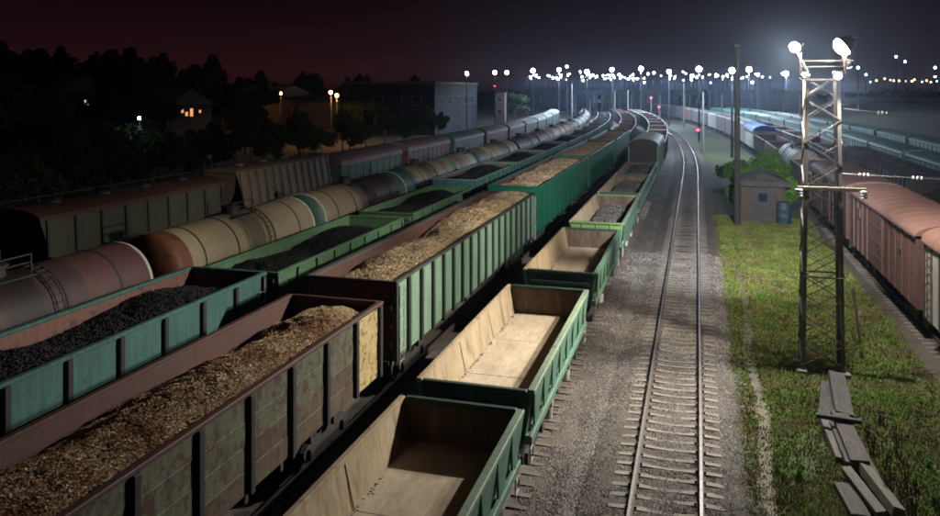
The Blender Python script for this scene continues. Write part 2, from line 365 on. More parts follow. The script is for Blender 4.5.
# ------------------------------------------------------------------ ground, track beds
def strip(name, X0, X1, s0, s1, z, mat, ds=6, wob=0):
    g = G(); n = int((s1 - s0) / ds) + 1
    for i in range(n + 1):
        s = s0 + (s1 - s0) * i / n
        for k, X in enumerate((X0, X1)):
            w = wob * mnoise.noise((s * .35, X, 3)) if wob else 0
            x, y, a = track_point(X + w, s); g.v.append((x, y, z))
    g.f = [(2 * i, 2 * i + 1, 2 * i + 3, 2 * i + 2) for i in range(n)]; g.m = [0] * n
    return tag(obj(name, g, mat), kind='structure')
g = G(); N = 24
for j in range(N + 1):
    for i in range(N + 1): g.v.append((-2600 + 5200 * i / N, -400 + 3400 * j / N, GZ - .04))
g.f = [(j * (N + 1) + i, j * (N + 1) + i + 1, (j + 1) * (N + 1) + i + 1, (j + 1) * (N + 1) + i) for j in range(N) for i in range(N)]; g.m = [0] * len(g.f)
tag(obj('ground', g, 'soil'), kind='structure')
strip('ballast', -34, 1.15, -20, 560, GZ - .012, 'ballast', wob=.25)
strip('ballast', 8.1, 28.6, -20, 560, GZ - .012, 'bed', wob=.3)
strip('verge', 1.0, 8.3, -20, 175, GZ - .022, 'verge', wob=.3, ds=2)
def path_x(y): return 1.72 + max(0, y - 20) * .022 + .10 * math.sin(y * .55)
g = G(); ys = [13 + .22 * i for i in range(150)]
for y in ys:
    w = .11; x = path_x(y); g.v += [(x - w - .16 * rnd.random(), y, GZ - .014), (x + w + .16 * rnd.random(), y, GZ - .014)]
g.f = [(2 * i, 2 * i + 1, 2 * i + 3, 2 * i + 2) for i in range(len(ys) - 1)]; g.m = [0] * len(g.f)
tag(obj('path', g, 'path'), kind='structure')

# rails and sleepers
def rail_mesh(X, s0, s1, ds):
    prof = [(-.07, -.18), (.07, -.18), (.07, -.165), (.012, -.145), (.012, -.045), (.036, -.035), (.036, 0), (-.036, 0), (-.036, -.035), (-.012, -.045), (-.012, -.145), (-.07, -.165)]
    g = G(); n = max(1, int((s1 - s0) / ds)); np_ = len(prof)
    for i in range(n + 1):
        s = s0 + (s1 - s0) * i / n
        for (a, z) in prof:
            x, y, _ = track_point(X + a, s); g.v.append((x, y, z))
    for i in range(n):
        for k in range(np_):
            g.f.append((i * np_ + k, i * np_ + (k + 1) % np_, (i + 1) * np_ + (k + 1) % np_, (i + 1) * np_ + k)); g.m.append(1 if k == 6 else 0)
    return g
def sleeper_geo(g=None, y=0, x=0, a=0):
    g = g or G()
    st_ = [(-1.35, .05, .08), (-1.32, .02, .10), (-.95, 0, .11), (-.6, 0, .11), (-.35, .022, .085), (0, .03, .08), (.35, .022, .085), (.6, 0, .11), (.95, 0, .11), (1.32, .02, .10), (1.35, .05, .08)]
    v = []
    for (xx, dz, w) in st_:
        for (yy, z) in ((-w, GZ - .05), (-w * .8, -.185 - dz), (w * .8, -.185 - dz), (w, GZ - .05)):
            ca, sa = math.cos(a), math.sin(a); v.append((x + xx * ca - yy * sa, y + xx * sa + yy * ca, z))
    n = len(st_); f = [(0, 1, 2, 3), tuple(4 * (n - 1) + i for i in (3, 2, 1, 0))]
    for i in range(n - 1):
        for k in range(3): f.append((4 * i + k, 4 * i + 4 + k, 4 * i + 5 + k, 4 * i + 1 + k))
    return g.add(v, f)
def bed_height(d):
    d = abs(d); return -.224 if d < 1.42 else max(GZ - .012, -.224 - (d - 1.42) * .19)
def bed(X, s0, s1, ds):
    offs = (-2.1, -1.75, -1.42, -.7, 0, .7, 1.42, 1.75, 2.1); g = G(); n = int((s1 - s0) / ds)
    for i in range(n + 1):
        s = s0 + (s1 - s0) * i / n
        for k, o in enumerate(offs):
            x, y, _ = track_point(X + o + rnd.uniform(-.05, .05), s); e_ = k in (0, 8); g.v.append((x, y, GZ - .03 if e_ else bed_height(o) + rnd.uniform(-.014, .012)))
    m = len(offs); g.f = [(i * m + k, i * m + k + 1, (i + 1) * m + k + 1, (i + 1) * m + k) for i in range(n) for k in range(m - 1)]; g.m = [0] * len(g.f); g.smooth = True
    return tag(obj('track_bed', g, 'bed'), kind='structure')
SLEEPER = sleeper_geo().mesh('sleeper', [M['sleeper']])
CLIP = G().box(-.13, -.08, -.06, .06, -.19, -.13).box(.08, .13, -.06, .06, -.19, -.13).mesh('clip', [M['railrust']])
def make_track(X, s0, s1, sl_single=0, sl_far=0, clips=0, smesh=None):
    root = thing('railway_track', None, None, (0, 0, 0)); tag(root, kind='structure')
    for k in (-1, 1): obj('rail', rail_mesh(X + k * .7975, s0, s1, 5), ['railrust', 'steel'], root)
    n = int((sl_single - s0) / .55)
    for i in range(max(0, n)):
        s = s0 + i * .55; x, y, a = track_point(X, s)
        o = obj('sleeper', smesh or SLEEPER, None, root, (x + rnd.uniform(-.03, .03), y + rnd.uniform(-.02, .02), rnd.uniform(-.012, .004))); o.rotation_euler = (0, 0, a + rnd.uniform(-.012, .012))
        if s < clips:
            for q in (-1, 1):
                c = obj('rail_clip', CLIP, None, o, (q * .7975, 0, 0))
    if sl_far > max(sl_single, s0):
        g = G(); s = max(sl_single, s0)
        while s < sl_far:
            x, y, a = track_point(X, s); sleeper_geo(g, y, x, a); s += .55
        tag(obj('sleeper', g, 'sleeper', root), kind='stuff')
    return root
XM, XD, XC, XB, XA, XZ = -0.70, -5.18, -10.40, -15.62, -20.5, -28.6
XN, XP, XQ = 9.70, 14.6, 19.6
bed(XM, 10, 60, .4); bed(XM, 60, 520, 4); bed(XD, 8, 60, .5); bed(XN, 10, 60, 1)
make_track(XM, 12, 520, 170, 330, clips=34)
OLD = SLEEPER.copy(); OLD.materials[0] = M['oldsleeper']; make_track(XD, 8, 420, 62, 70, smesh=OLD)
for X in (XC, XB, XA, XZ, XN, XP, XQ, 26.0): make_track(X, 8, 420, 0, 60 if X in (XN,) else 0)

# ------------------------------------------------------------------ rolling stock
def wheel_mesh():
    g = G(); g.lathe([(.10, -.09), (.47, -.07), (.47, .03), (.505, .035), (.505, .065), (.10, .09)], 20, 'x'); return g.mesh('wheel', [M['wheel']])
WHEEL = wheel_mesh()
def bogie_mesh():
    g = G()
    for s in (-1, 1):
        x = s * 1.02
        g.prism([(-1.25, .62), (-.95, .78), (-.45, .80), (-.3, .95), (.3, .95), (.45, .80), (.95, .78), (1.25, .62), (1.25, .42), (.85, .42), (.5, .30), (-.5, .30), (-.85, .42), (-1.25, .42)], x - .07, x + .07, 'x')
        g.box(x - .16, x + .16, -1.08, -.78, .36, .64); g.box(x - .16, x + .16, .78, 1.08, .36, .64)
        for y in (-.15, 0, .15): g.lathe([(.07, 0), (.07, .34)], 8, 'z', (x, y, .38))
    g.box(-1.0, 1.0, -.2, .2, .5, .85)
    g.lathe([(.08, -.86), (.08, .86)], 8, 'x', (0, -.925, .5)); g.lathe([(.08, -.86), (.08, .86)], 8, 'x', (0, .925, .5)); g.smooth = False
    return g.mesh('bogie', [M['dark_iron']])
BOGIE = bogie_mesh()
def coupler_mesh():
    g = G(); g.box(-.10, .10, 0, .55, .92, 1.12); g.box(-.22, .20, .42, .62, .86, 1.20); g.box(-.22, -.08, .60, .78, .88, 1.18); return g.mesh('coupler', [M['dark_iron']])
COUPLER = coupler_mesh()
def running_gear(root, L, base, wheels=True, sill='dark_iron', zt=1.28):
    """centre sill, cross members, couplers and two bogies"""
    g = G(); g.box(-.30, .30, -L / 2, L / 2, .88, zt - .01)
    for k in (-1, 1): g.box(-1.35, 1.35, k * base / 2 - .15, k * base / 2 + .15, .92, zt - .012)
    for k in range(-2, 3): g.box(-1.4, 1.4, k * base / 6 - .06, k * base / 6 + .06, 1.0, zt - .014)
    obj('underframe', g, sill, root)
    g = G(); g.lathe([(.16, -.45), (.16, .45)], 12, 'y', (.62, 1.0, .8)); g.box(.5, .74, .95, 1.05, .8, 1.25); obj('brake_cylinder', g, 'dark_iron', root)
    for k in (-1, 1):
        b = obj('bogie', BOGIE, None, root, (0, k * base / 2, 0))
        if wheels:
            for y in (-.925, .925):
                for q in (-1, 1):
                    w = obj('wheel', WHEEL, None, b, (q * .7975, y, .5)); w.scale = (-q, 1, 1)
        c = obj('coupler', COUPLER, None, root, (0, k * L / 2, 0))
        if k < 0: c.rotation_euler = (0, 0, math.pi)

def gondola(label, L, W=3.12, top=3.4, out='olive', inn='inner_red', ribm='dark_iron', railm='dark_iron', bays=8, boards=1, ribw=.14, ribd=.10, lod=0, floor=1.34,
            endout=None, last=None, railw=.14, low=None, name='gondola_wagon', cat='railway wagon', endtop=None, ladders=True):
    root = thing(name, label, cat); h = W / 2 - ribd; e = L / 2; t = .05; endout = endout or out
    obj('floor', G().box(-h, h, -e, e, floor - .06, floor), 'dark_iron' if lod else 'inner_red', root)
    low = floor - .10 if low is None else low
    bw = L / bays; ribz0 = low - .02
    for sd in (-1, 1):
        x0, x1 = (h - t, h) if sd > 0 else (-h, -h + t)
        mi = [1, 0, 0, 0, 0, 0] if sd > 0 else [0, 1, 0, 0, 0, 0]
        if lod == 0:
            for b in range(bays):
                y0, y1 = -e + b * bw, -e + (b + 1) * bw
                mo = out
                if last and sd > 0 and b in last: mo = last[b]
                hs = (top - .1 - low) / boards
                for k in range(boards):
                    mk = mo if isinstance(mo, str) else mo[k]
                    dx = rnd.uniform(-.008, .008)
                    obj('side_panel', G().cbox(x0 + dx, x1 + dx, y0 + .004, y1 - .004, low + k * hs + .005, low + (k + 1) * hs - .005, .008), mk, root)
            # inner lining sheet, the colour of the inside
            xi = (x0 - .018, x0 - .009) if sd > 0 else (x1 + .009, x1 + .018)
            obj('lining', G().box(*xi, -e + .03, e - .03, floor + .002, top - .11), inn, root)
        else:
            obj('side_wall', G().box(x0, x1, -e, e, low, top - .1, mi), [out, inn], root)
        ribs = [-e + b * bw for b in range(bays + 1)]
        xr = (h - .001, W / 2) if sd > 0 else (-W / 2, -h + .001)
        if lod < 2:
            rm = None
            for i, y in enumerate(ribs):
                y = min(max(y, -e + ribw / 2), e - ribw / 2)
                o = obj('rib', rm or G().cbox(xr[0], xr[1], -ribw / 2, ribw / 2, ribz0, top - .12, .015), ribm, root, (0, y, 0)); rm = o.data
        else:
            g = G()
            for y in ribs: g.box(xr[0], xr[1], max(y - ribw / 2, -e), min(y + ribw / 2, e), ribz0, top - .12)
            tag(obj('rib', g, ribm, root), kind='stuff')
        xt = (h - t - .02, h - t - .02 + railw + .03) if sd > 0 else (-h + t + .02 - railw - .03, -h + t + .02)
        obj('top_rail', G().cbox(xt[0], xt[1], -e - .04, e + .04, top - .1, top, .02), railm, root)
    for k in (-1, 1):
        y0, y1 = (e - .06, e) if k > 0 else (-e, -e + .06)
        mi = [0, 0, 1, 0, 0, 0] if k > 0 else [0, 0, 0, 1, 0, 0]
        obj('end_wall', G().box(-h + t + .02, h - t - .02, y0, y1, low, top - .1, mi), [endout, inn], root)
        obj('top_rail', G().cbox(-h + t + .022, h - t - .022, (e - .09) if k > 0 else -e - .06, (e + .06) if k > 0 else -e + .09, top - .102, top - .002, .02), endtop or railm, root)
        if lod < 2:
            for z in (1.75, 2.35, 2.9):
                if z < top - .3: obj('end_rib', G().cbox(-h + .06, h - .06, e + .001 if k > 0 else -e - .09, e + .09 if k > 0 else -e - .001, z - .09, z + .09, .02), endout, root)
    running_gear(root, L, L - 5.3, lod < 2)
    if lod == 0 and ladders:
        for k in (-1, 1):
            g = G(); yy = k * (e - .34)
            for z in [1.2 + .32 * i for i in range(int((top - 1.4) / .32))]: g.bar((W / 2 + .035, yy - .17, z), (W / 2 + .035, yy + .17, z), .022)
            for a in (-.17, .17): g.bar((W / 2 + .03, yy + a, 1.1), (W / 2 + .03, yy + a, top - .2), .02)
            obj('ladder', g, 'grease', root)
    return root

def heap(name, label, cat, X, s, L, W, zfun, base, pieces, npieces, size, group=None, res=.07, floor=1.35, flat=.35):
    """loose load: bumpy body plus loose pieces lying on it, one continuous heap"""
    g = G(); nx = max(4, int(W / res)); ny = max(8, int(L / res))
    def hz(x, y):
        q = -.34 * max(0, (abs(x) - W / 2 + .42) / .42) ** 2 + mnoise.noise((x * 1.3 + s, y * .9, X)) * .10 + mnoise.noise((x * 4 + 9, y * 4 + s, X)) * .045
        return max(floor + .03, zfun(x, y) + q)
    for j in range(ny + 1):
        y = -L / 2 + L * j / ny
        for i in range(nx + 1):
            x = -W / 2 + W * i / nx; g.v.append((x, y, hz(x, y) + rnd.uniform(-.018, .018)))
    g.f = [(j * (nx + 1) + i, j * (nx + 1) + i + 1, (j + 1) * (nx + 1) + i + 1, (j + 1) * (nx + 1) + i) for j in range(ny) for i in range(nx)]; g.m = [0] * len(g.f)
    o0 = len(g.v); bt = [(-W / 2, -L / 2), (W / 2, -L / 2), (W / 2, L / 2), (-W / 2, L / 2)]
    g.v += [(a, b, floor + .005) for a, b in bt]
    c = [0, nx, (nx + 1) * (ny + 1) - 1, (nx + 1) * ny]
    r0 = list(range(0, nx + 1)); r1 = [nx + j * (nx + 1) for j in range(ny + 1)]; r2 = [(nx + 1) * ny + i for i in range(nx, -1, -1)]; r3 = [j * (nx + 1) for j in range(ny, -1, -1)]
    for k, r in enumerate((r0, r1, r2, r3)): g.f.append(tuple(reversed(r)) + (o0 + k, o0 + (k + 1) % 4)); g.m.append(0)
    for _ in range(npieces):
        x, y = rnd.uniform(-W / 2 + .03, W / 2 - .03), rnd.uniform(-L / 2 + .03, L / 2 - .03); z = hz(x, y)
        a = rnd.uniform(0, 6.283); l = size * rnd.uniform(.5, 1.5); w = l * rnd.uniform(.3, .7)
        u = Vector((math.cos(a), math.sin(a), rnd.uniform(-flat, flat))) * l / 2; v = Vector((-math.sin(a), math.cos(a), rnd.uniform(-flat * 1.6, flat * 1.6))) * w / 2
        p = Vector((x, y, z + rnd.uniform(.004, .03)))
        if pieces == 'coal':
            q = Vector((0, 0, l * .45)); g.add([p - u, p - v, p + u, p + v, p + q], [(0, 1, 4), (1, 2, 4), (2, 3, 4), (3, 0, 4)], 1)
        else: g.add([p - u - v, p + u - v, p + u + v, p - u + v], [(0, 1, 2, 3)], 1)
    o = obj(name, g, [base, pieces], None); on_track(o, X, s); return tag(o, label, cat, group)

def dump_wagon(label, L=9.6, out='dumpgreen', rim='dumprim', inn='dustwall', flr='dust', endm='dumpdark', endrim='dumpdark', lod=0, top=2.5):
    root = thing('dump_wagon', label, 'railway wagon'); e = L / 2; fl = 1.52; xf, xt = 1.16, 1.36
    for i in range(3):
        y0, y1 = -e + .07 + (L - .14) * i / 3, -e + .07 + (L - .14) * (i + 1) / 3
        obj('floor_plate', G().cbox(-xf - .02, xf + .02, y0 + .006, y1 - .006, fl - .12, fl + rnd.uniform(-.006, .008), .008), flr, root)
    if lod == 0:
        g = G()
        for _ in range(420):
            sd = rnd.choice((-1, -1, -1, 1)); y = rnd.uniform(-e + .2, e - .2); x = sd * (xf - abs(rnd.gauss(0, .05))); q = rnd.uniform(.006, .026)
            if mnoise.noise((y * .9, sd, L + len(label))) < .12: continue
            g.add([(x - q, y - q, fl + .006), (x + q, y - q * .8, fl + .006), (x + q * .9, y + q, fl + .006), (x - q, y + q * .7, fl + .006), (x, y, fl + q * .9)], [(0, 1, 4), (1, 2, 4), (2, 3, 4), (3, 0, 4)])
        tag(obj('debris', g, 'coalbase', root), kind='stuff')
        for sd in (-1, 1):
            for i in (2, 4):       # weld seams down the inside
                y = -e + L * i / 6; obj('seam', G().add([(sd * (xf - .004), y - .02, fl), (sd * (xf - .004), y + .02, fl), (sd * (xt - .006), y + .02, top - .11), (sd * (xt - .006), y - .02, top - .11), (sd * (xf - .022), y, fl), (sd * (xt - .024), y, top - .11)], [(0, 4, 5, 3), (4, 1, 2, 5)]), inn, root)
    nseg = 6 if lod == 0 else 1
    for sd in (-1, 1):
        prof = [(sd * (xf), fl - .10), (sd * xt, top - .10), (sd * (xt + .07), top - .10), (sd * (xf + .12), fl - .10)]
        if sd > 0: prof = prof[::-1]
        for i in range(nseg):
            y0, y1 = -e + L * i / nseg, -e + L * (i + 1) / nseg
            g = G(); g.prism(prof, y0 + .003, y1 - .003, 'y')
            # faces: 2 caps then edges; the inner face takes the dust
            inner = 2 + (2 if sd > 0 else 0)
            g.m = [0] * len(g.f); g.m[inner] = 1
            obj('side_panel', g, [out, inn], root)
        obj('top_rail', G().cbox(sd * (xt + .03) - .075, sd * (xt + .03) + .105 if sd > 0 else sd * (xt + .03) + .075, -e - .03, e + .03, top - .11, top, .02) if sd > 0 else
            G().cbox(-xt - .125, -xt + .02, -e - .03, e + .03, top - .11, top, .02), rim if sd > 0 else 'dustwall', root)
        # zig-zag of plate brackets under the rail
        nb = 8; bw = L / nb; me = None
        for i in range(nb):
            yc = -e + (i + .5) * bw
            xo, xi = sd * (xt + .14), sd * (xf + .26)
            pr = [(-.46 * bw, top - .12), (.46 * bw, top - .12), (.16 * bw, fl - .02), (-.16 * bw, fl - .02)]
            v = []
            for (yy, z) in pr:
                u = (z - fl) / (top - fl); x = xi + (xo - xi) * u
                v += [(x - sd * .05, yy, z), (x, yy, z)]
            g = G().add(v, [(0, 2, 4, 6), (7, 5, 3, 1), (0, 1, 3, 2), (2, 3, 5, 4), (4, 5, 7, 6), (6, 7, 1, 0)])
            o = obj('side_bracket', me or g, out, root, (0, yc, 0)); me = o.data
        obj('side_sill', G().cbox(sd * 1.15 if sd > 0 else -1.42, 1.42 if sd > 0 else -1.15, -e, e, fl - .34, fl - .125, .02), out, root)
    for k in (-1, 1):
        y0, y1 = (e - .07, e) if k > 0 else (-e, -e + .07)
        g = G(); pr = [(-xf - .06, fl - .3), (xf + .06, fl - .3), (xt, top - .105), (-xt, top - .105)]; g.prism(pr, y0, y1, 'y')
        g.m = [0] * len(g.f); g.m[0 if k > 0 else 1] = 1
        obj('end_wall', g, [endm, 'endshade'], root)
        obj('end_rail', G().cbox(-xt + .05, xt - .05, (e - .06) if k > 0 else -e - .10, (e + .10) if k > 0 else -e + .06, top - .108, top - .004, .02), endrim if k < 0 else endm, root)
        if lod < 2:
            for z in (1.62, 2.02):
                obj('end_rib', G().cbox(-xf, xf, e + .002 if k > 0 else -e - .10, e + .10 if k > 0 else -e - .002, z - .07, z + .07, .02), endm, root)
            for x in (-.75, 0, .75):
                obj('end_post', G().cbox(x - .05, x + .05, e + .001 if k > 0 else -e - .07, e + .07 if k > 0 else -e - .001, 1.2, top - .13, .015), endm, root)
    running_gear(root, L, L - 3.6, lod < 2, zt=1.2)
    if lod == 0:
        for y in (-1.5, 1.5):
            g = G(); g.lathe([(.22, -.35), (.24, 0), (.24, .35), (.1, .42)], 14, 'z', (1.1, y, .85)); obj('tipping_cylinder', g, 'grease', root)
        for k in (-1, 1):
            g = G()
            for z in (.75, 1.05, 1.35): g.bar((1.38, k * (e - .2) - .18, z), (1.38, k * (e - .2) + .18, z), .03)
            for a in (-.18, .18): g.bar((1.38, k * (e - .2) + a, .7), (1.38, k * (e - .2) + a, 1.5), .03)
            obj('step_ladder', g, 'grease', root)
    return root

def tank_wagon(label, secs, L=10.7, r=1.46, zc=2.5, caps=('tan', 'tan'), strap='dark_iron', rims=(None, None), lod=0):
    root = thing('tank_wagon', label, 'tank wagon'); e = L / 2
    y = -e
    for (frac, m) in secs:
        y1 = y + frac * L; g = G(); g.lathe([(r, y + .002), (r, y1 - .002)], 40 if lod == 0 else 20, 'y', (0, 0, zc)); g.f = g.f[:-2]; g.m = g.m[:-2]
        obj('barrel', g, m, root); y = y1
    for k, m in zip((-1, 1), caps):
        g = G(); pr = [(r * math.cos(t), k * (e + .55 * math.sin(t))) for t in [math.pi / 2 * i / 7 * .985 for i in range(8)]]
        g.lathe(pr, 40 if lod == 0 else 20, 'y', (0, 0, zc)); obj('end_cap', g, m, root)
    for k, m in zip((-1, 1), rims):
        if m: g = G(); g.lathe([(r + .002, k * e - .09), (r + .02, k * e - .08), (r + .02, k * e + .06), (r + .002, k * e + .07)], 40 if lod == 0 else 20, 'y', (0, 0, zc)); obj('rim_band', g, m, root)
    if lod < 2:
        for yy in (-.36 * L, -.14 * L, .14 * L, .36 * L):
            g = G(); g.lathe([(r + .001, yy - .05), (r + .018, yy - .045), (r + .018, yy + .045), (r + .001, yy + .05)], 40 if lod == 0 else 20, 'y', (0, 0, zc)); obj('strap', g, strap, root)
        g = G(); g.lathe([(.34, -.1), (.34, .26), (.42, .27), (.42, .33), (.10, .40)], 18, 'z', (0, 0, zc + r)); mh = obj('manhole', g, strap, root)
        for x in (-.62, .62):
            g = G(); g.box(x - .17, x + .17, -.85, .85, zc + r - .10, zc + r - .06)
            for yy in (-.8, .8): g.bar((x, yy, zc + r - .22), (x, yy, zc + r + .55), .04)
            g.bar((x, -.8, zc + r + .55), (x, .8, zc + r + .55), .04); g.bar((x, -.8, zc + r + .3), (x, .8, zc + r + .3), .03)
            obj('walkway', g, 'dark_iron', root)
        for sd in (-1, 1):
            g = G(); n = 9
            for i in range(n):
                t = .12 + 1.28 * i / (n - 1); x, z = (r + .09) * math.sin(t) * sd, zc + (r + .09) * math.cos(t); g.bar((x, .95, z), (x, 1.35, z), .03)
            for a in (.95, 1.35): g.tube([((r + .09) * math.sin(.12 + 1.28 * i / 8) * sd, a, zc + (r + .09) * math.cos(.12 + 1.28 * i / 8)) for i in range(9)] + [(sd * (r + .09), a, 1.1)], .022, 5)
            g.smooth = False; obj('ladder', g, 'dark_iron', root)
    g = G()
    for k in (-1, 1): g.prism([(-1.25, 1.15), (1.25, 1.15), (1.1, zc - .9), (.6, zc - 1.25), (-.6, zc - 1.25), (-1.1, zc - .9)], k * L * .36 - .2, k * L * .36 + .2, 'y')
    obj('saddle', g, 'dark_iron', root)
    running_gear(root, L + .6, L - 3.4, lod == 0)
    return root

def hopper(label, L=12.8, wall='hopper_tan', roof='hopper_mauve', endm=None, ribm=None, top=4.3, bays=11, lod=0, b=1.5, t=1.12, rise=.28, name='hopper_wagon'):
    root = thing(name, label, 'hopper wagon'); e = L / 2; z0 = 1.55; endm = endm or wall; ribm = ribm or wall
    g = G(); v = []
    for (yb, yt) in ((-e + 1.5, -e), (e - 1.5, e)):
        v += [(-b, yb, z0), (b, yb, z0), (b, (yb + 2 * yt) / 3, 2.3), (t, yt, top), (-t, yt, top), (-b, (yb + 2 * yt) / 3, 2.3)]
    body = G().add(v, [(0, 6, 7, 1), (1, 7, 8, 2), (2, 8, 9, 3), (4, 10, 11, 5), (5, 11, 6, 0), (3, 9, 10, 4)])
    obj('side_wall', body, wall, root)
    for k in (0, 6):
        f = (0, 1, 2, 3, 4, 5); pv = [v[k + i] for i in f]; obj('end_wall', G().add(pv, [(0, 1, 2, 3, 4, 5) if k == 0 else (5, 4, 3, 2, 1, 0)]), endm, root)
    if lod < 2:
        for sd in (-1, 1):
            for i in range(bays + 1):
                y = -e + .35 + (L - .7) * i / bays
                obj('rib', G().add([(sd * b, y - .06, 2.31), (sd * b, y + .06, 2.31), (sd * t, y + .06, top - .02), (sd * t, y - .06, top - .02), (sd * (b + .09), y - .06, 2.31), (sd * (b + .09), y + .06, 2.31), (sd * (t + .09), y + .06, top - .02), (sd * (t + .09), y - .06, top - .02)],
                    [(4, 5, 6, 7), (0, 4, 7, 3), (1, 2, 6, 5), (0, 1, 5, 4), (3, 7, 6, 2)]), ribm, root)
    n = 8; pr = [((t + .12) * math.cos(math.pi * i / n), top + rise * math.sin(math.pi * i / n)) for i in range(n + 1)]
    obj('roof', G().prism(pr, -e - .08, e + .08, 'y'), roof, root)
    if lod < 2:
        for y in (-.34 * L, -.11 * L, .11 * L, .34 * L):
            g = G(); g.lathe([(.32, 0), (.32, .12), (.2, .18)], 14, 'z', (0, y, top + rise - .03)); obj('hatch', g, ribm, root)
        g = G()
        for y in [-e + .4 + i * (L - .8) / 8 for i in range(9)]: g.bar((-.75, y, top + rise * .55), (-.75, y, top + rise + .22), .03)
        g.bar((-.75, -e + .2, top + rise + .22), (-.75, e - .2, top + rise + .22), .06, .03); obj('roof_walk', g, 'dark_iron', root)
    for k in (-1, 0, 1):
        g = G(); y = k * 2.6; g.add([(-1.2, y - 1.2, z0), (1.2, y - 1.2, z0), (1.2, y + 1.2, z0), (-1.2, y + 1.2, z0), (-.4, y - .3, .75), (.4, y - .3, .75), (.4, y + .3, .75), (-.4, y + .3, .75)],
                                    [(0, 1, 5, 4), (1, 2, 6, 5), (2, 3, 7, 6), (3, 0, 4, 7), (4, 5, 6, 7)]); obj('hopper_chute', g, 'dark_iron', root)
    running_gear(root, L, L - 3.6, lod == 0)
    return root

def boxcar(label, L=13.8, wall='brownbox', roof='brownroof', ribm=None, eave=3.92, rise=.46, W=3.05, lod=0, bays=12, endm=None, doors=True, cat='boxcar', name='boxcar', panels=None, ribw=.09):
    root = thing(name, label, cat); e = L / 2; h = W / 2 - .05; ribm = ribm or wall; endm = endm or wall
    for sd in (-1, 1):
        x0, x1 = (h - .06, h) if sd > 0 else (-h, -h + .06)
        if lod == 0:
            bw = L / bays
            for i in range(bays):
                m = panels[i % len(panels)] if panels else wall
                obj('side_panel', G().cbox(x0, x1, -e + i * bw + .004, -e + (i + 1) * bw - .004, 1.05, eave, .008), m, root)
        else: obj('side_wall', G().box(x0, x1, -e, e, 1.05, eave), wall, root)
        if lod < 2:
            me = None
            for i in range(bays + 1):
                y = min(max(-e + i * L / bays, -e + ribw / 2), e - ribw / 2)
                if doors and abs(y) < 1.0: continue
                o = obj('rib', me or G().cbox(h - .001 if sd > 0 else -W / 2, W / 2 if sd > 0 else -h + .001, -ribw / 2, ribw / 2, 1.06, eave - .06, .01), ribm, root, (0, y, 0)); me = o.data
        if doors:
            d = obj('door', G().cbox(h + .02 if sd > 0 else -h - .08, h + .08 if sd > 0 else -h - .02, -1.05, 1.05, 1.12, eave - .12, .012), wall, root)
            xx = sd * (h + .10)
            obj('door_handle', G().box(xx - .02, xx + .02, -.85, -.78, 1.9, 2.3), 'dark_iron', d)
            for z in (1.7, 2.4, 3.1): obj('door_bar', G().cbox(sd * (h + .095) - .016, sd * (h + .095) + .016, -1.0, 1.0, z - .04, z + .04, .008), wall, d)
            obj('door_rail', G().cbox(h + .01 if sd > 0 else -h - .12, h + .12 if sd > 0 else -h - .01, -2.4, 2.4, eave - .11, eave - .03, .01), 'dark_iron', root)
            for y in (-4.3, 4.3):
                hh = obj('hatch', G().cbox(h + .005 if sd > 0 else -h - .065, h + .065 if sd > 0 else -h - .005, y - .36, y + .36, 2.9, 3.35, .012), ribm, root)
                obj('latch', G().box(sd * (h + .085) - .018, sd * (h + .085) + .018, y - .2, y + .2, 2.86, 2.91), 'dark_iron', hh)
    for k in (-1, 1):
        obj('end_wall', G().box(-h + .062, h - .062, e - .06 if k > 0 else -e, e if k > 0 else -e + .06, 1.05, eave), endm, root)
    n = 12; hw = W / 2 + .05
    def arc(off=0): return [((hw + off) * math.cos(math.pi * i / n), eave + .002 + (rise + off) * math.sin(math.pi * i / n) ** .9) for i in range(n + 1)]
    g = G().prism(arc(), -e - .06, e + .06, 'y'); g.smooth = True; obj('roof', g, roof, root)
    if lod < 2:
        a0, a1 = arc(.0), arc(.008)
        for i in range(1, bays):
            y = -e + i * L / bays; g = G()
            for q in range(n):
                pa, pb, qa, qb = a0[q], a0[q + 1], a1[q], a1[q + 1]
                g.add([(pa[0], y - .04, pa[1] - .01), (pb[0], y - .04, pb[1] - .01), (qb[0], y - .025, qb[1]), (qa[0], y - .025, qa[1]), (qa[0], y + .025, qa[1]), (qb[0], y + .025, qb[1]), (pb[0], y + .04, pb[1] - .01), (pa[0], y + .04, pa[1] - .01)],
                      [(0, 1, 2, 3), (3, 2, 5, 4), (4, 5, 6, 7)])
            obj('roof_seam', g, roof, root)
        obj('eave_rail', G().cbox(-hw - .05, -hw + .03, -e, e, eave - .07, eave - .005, .01), ribm, root)
        obj('eave_rail', G().cbox(hw - .03, hw + .05, -e, e, eave - .07, eave - .005, .01), ribm, root)
        g = G()
        for z in [1.2 + .3 * i for i in range(9)]: g.bar((-W / 2 - .05, e - .75, z), (-W / 2 - .05, e - .35, z), .025)
        for a in (.75, .35): g.bar((-W / 2 - .05, e - a, 1.0), (-W / 2 - .05, e - a, eave), .025)
        obj('ladder', g, 'dark_iron', root)
    running_gear(root, L, L - 4.2, lod < 2)
    return root

def bell(y, c, w): return math.exp(-((y - c) / w) ** 2)
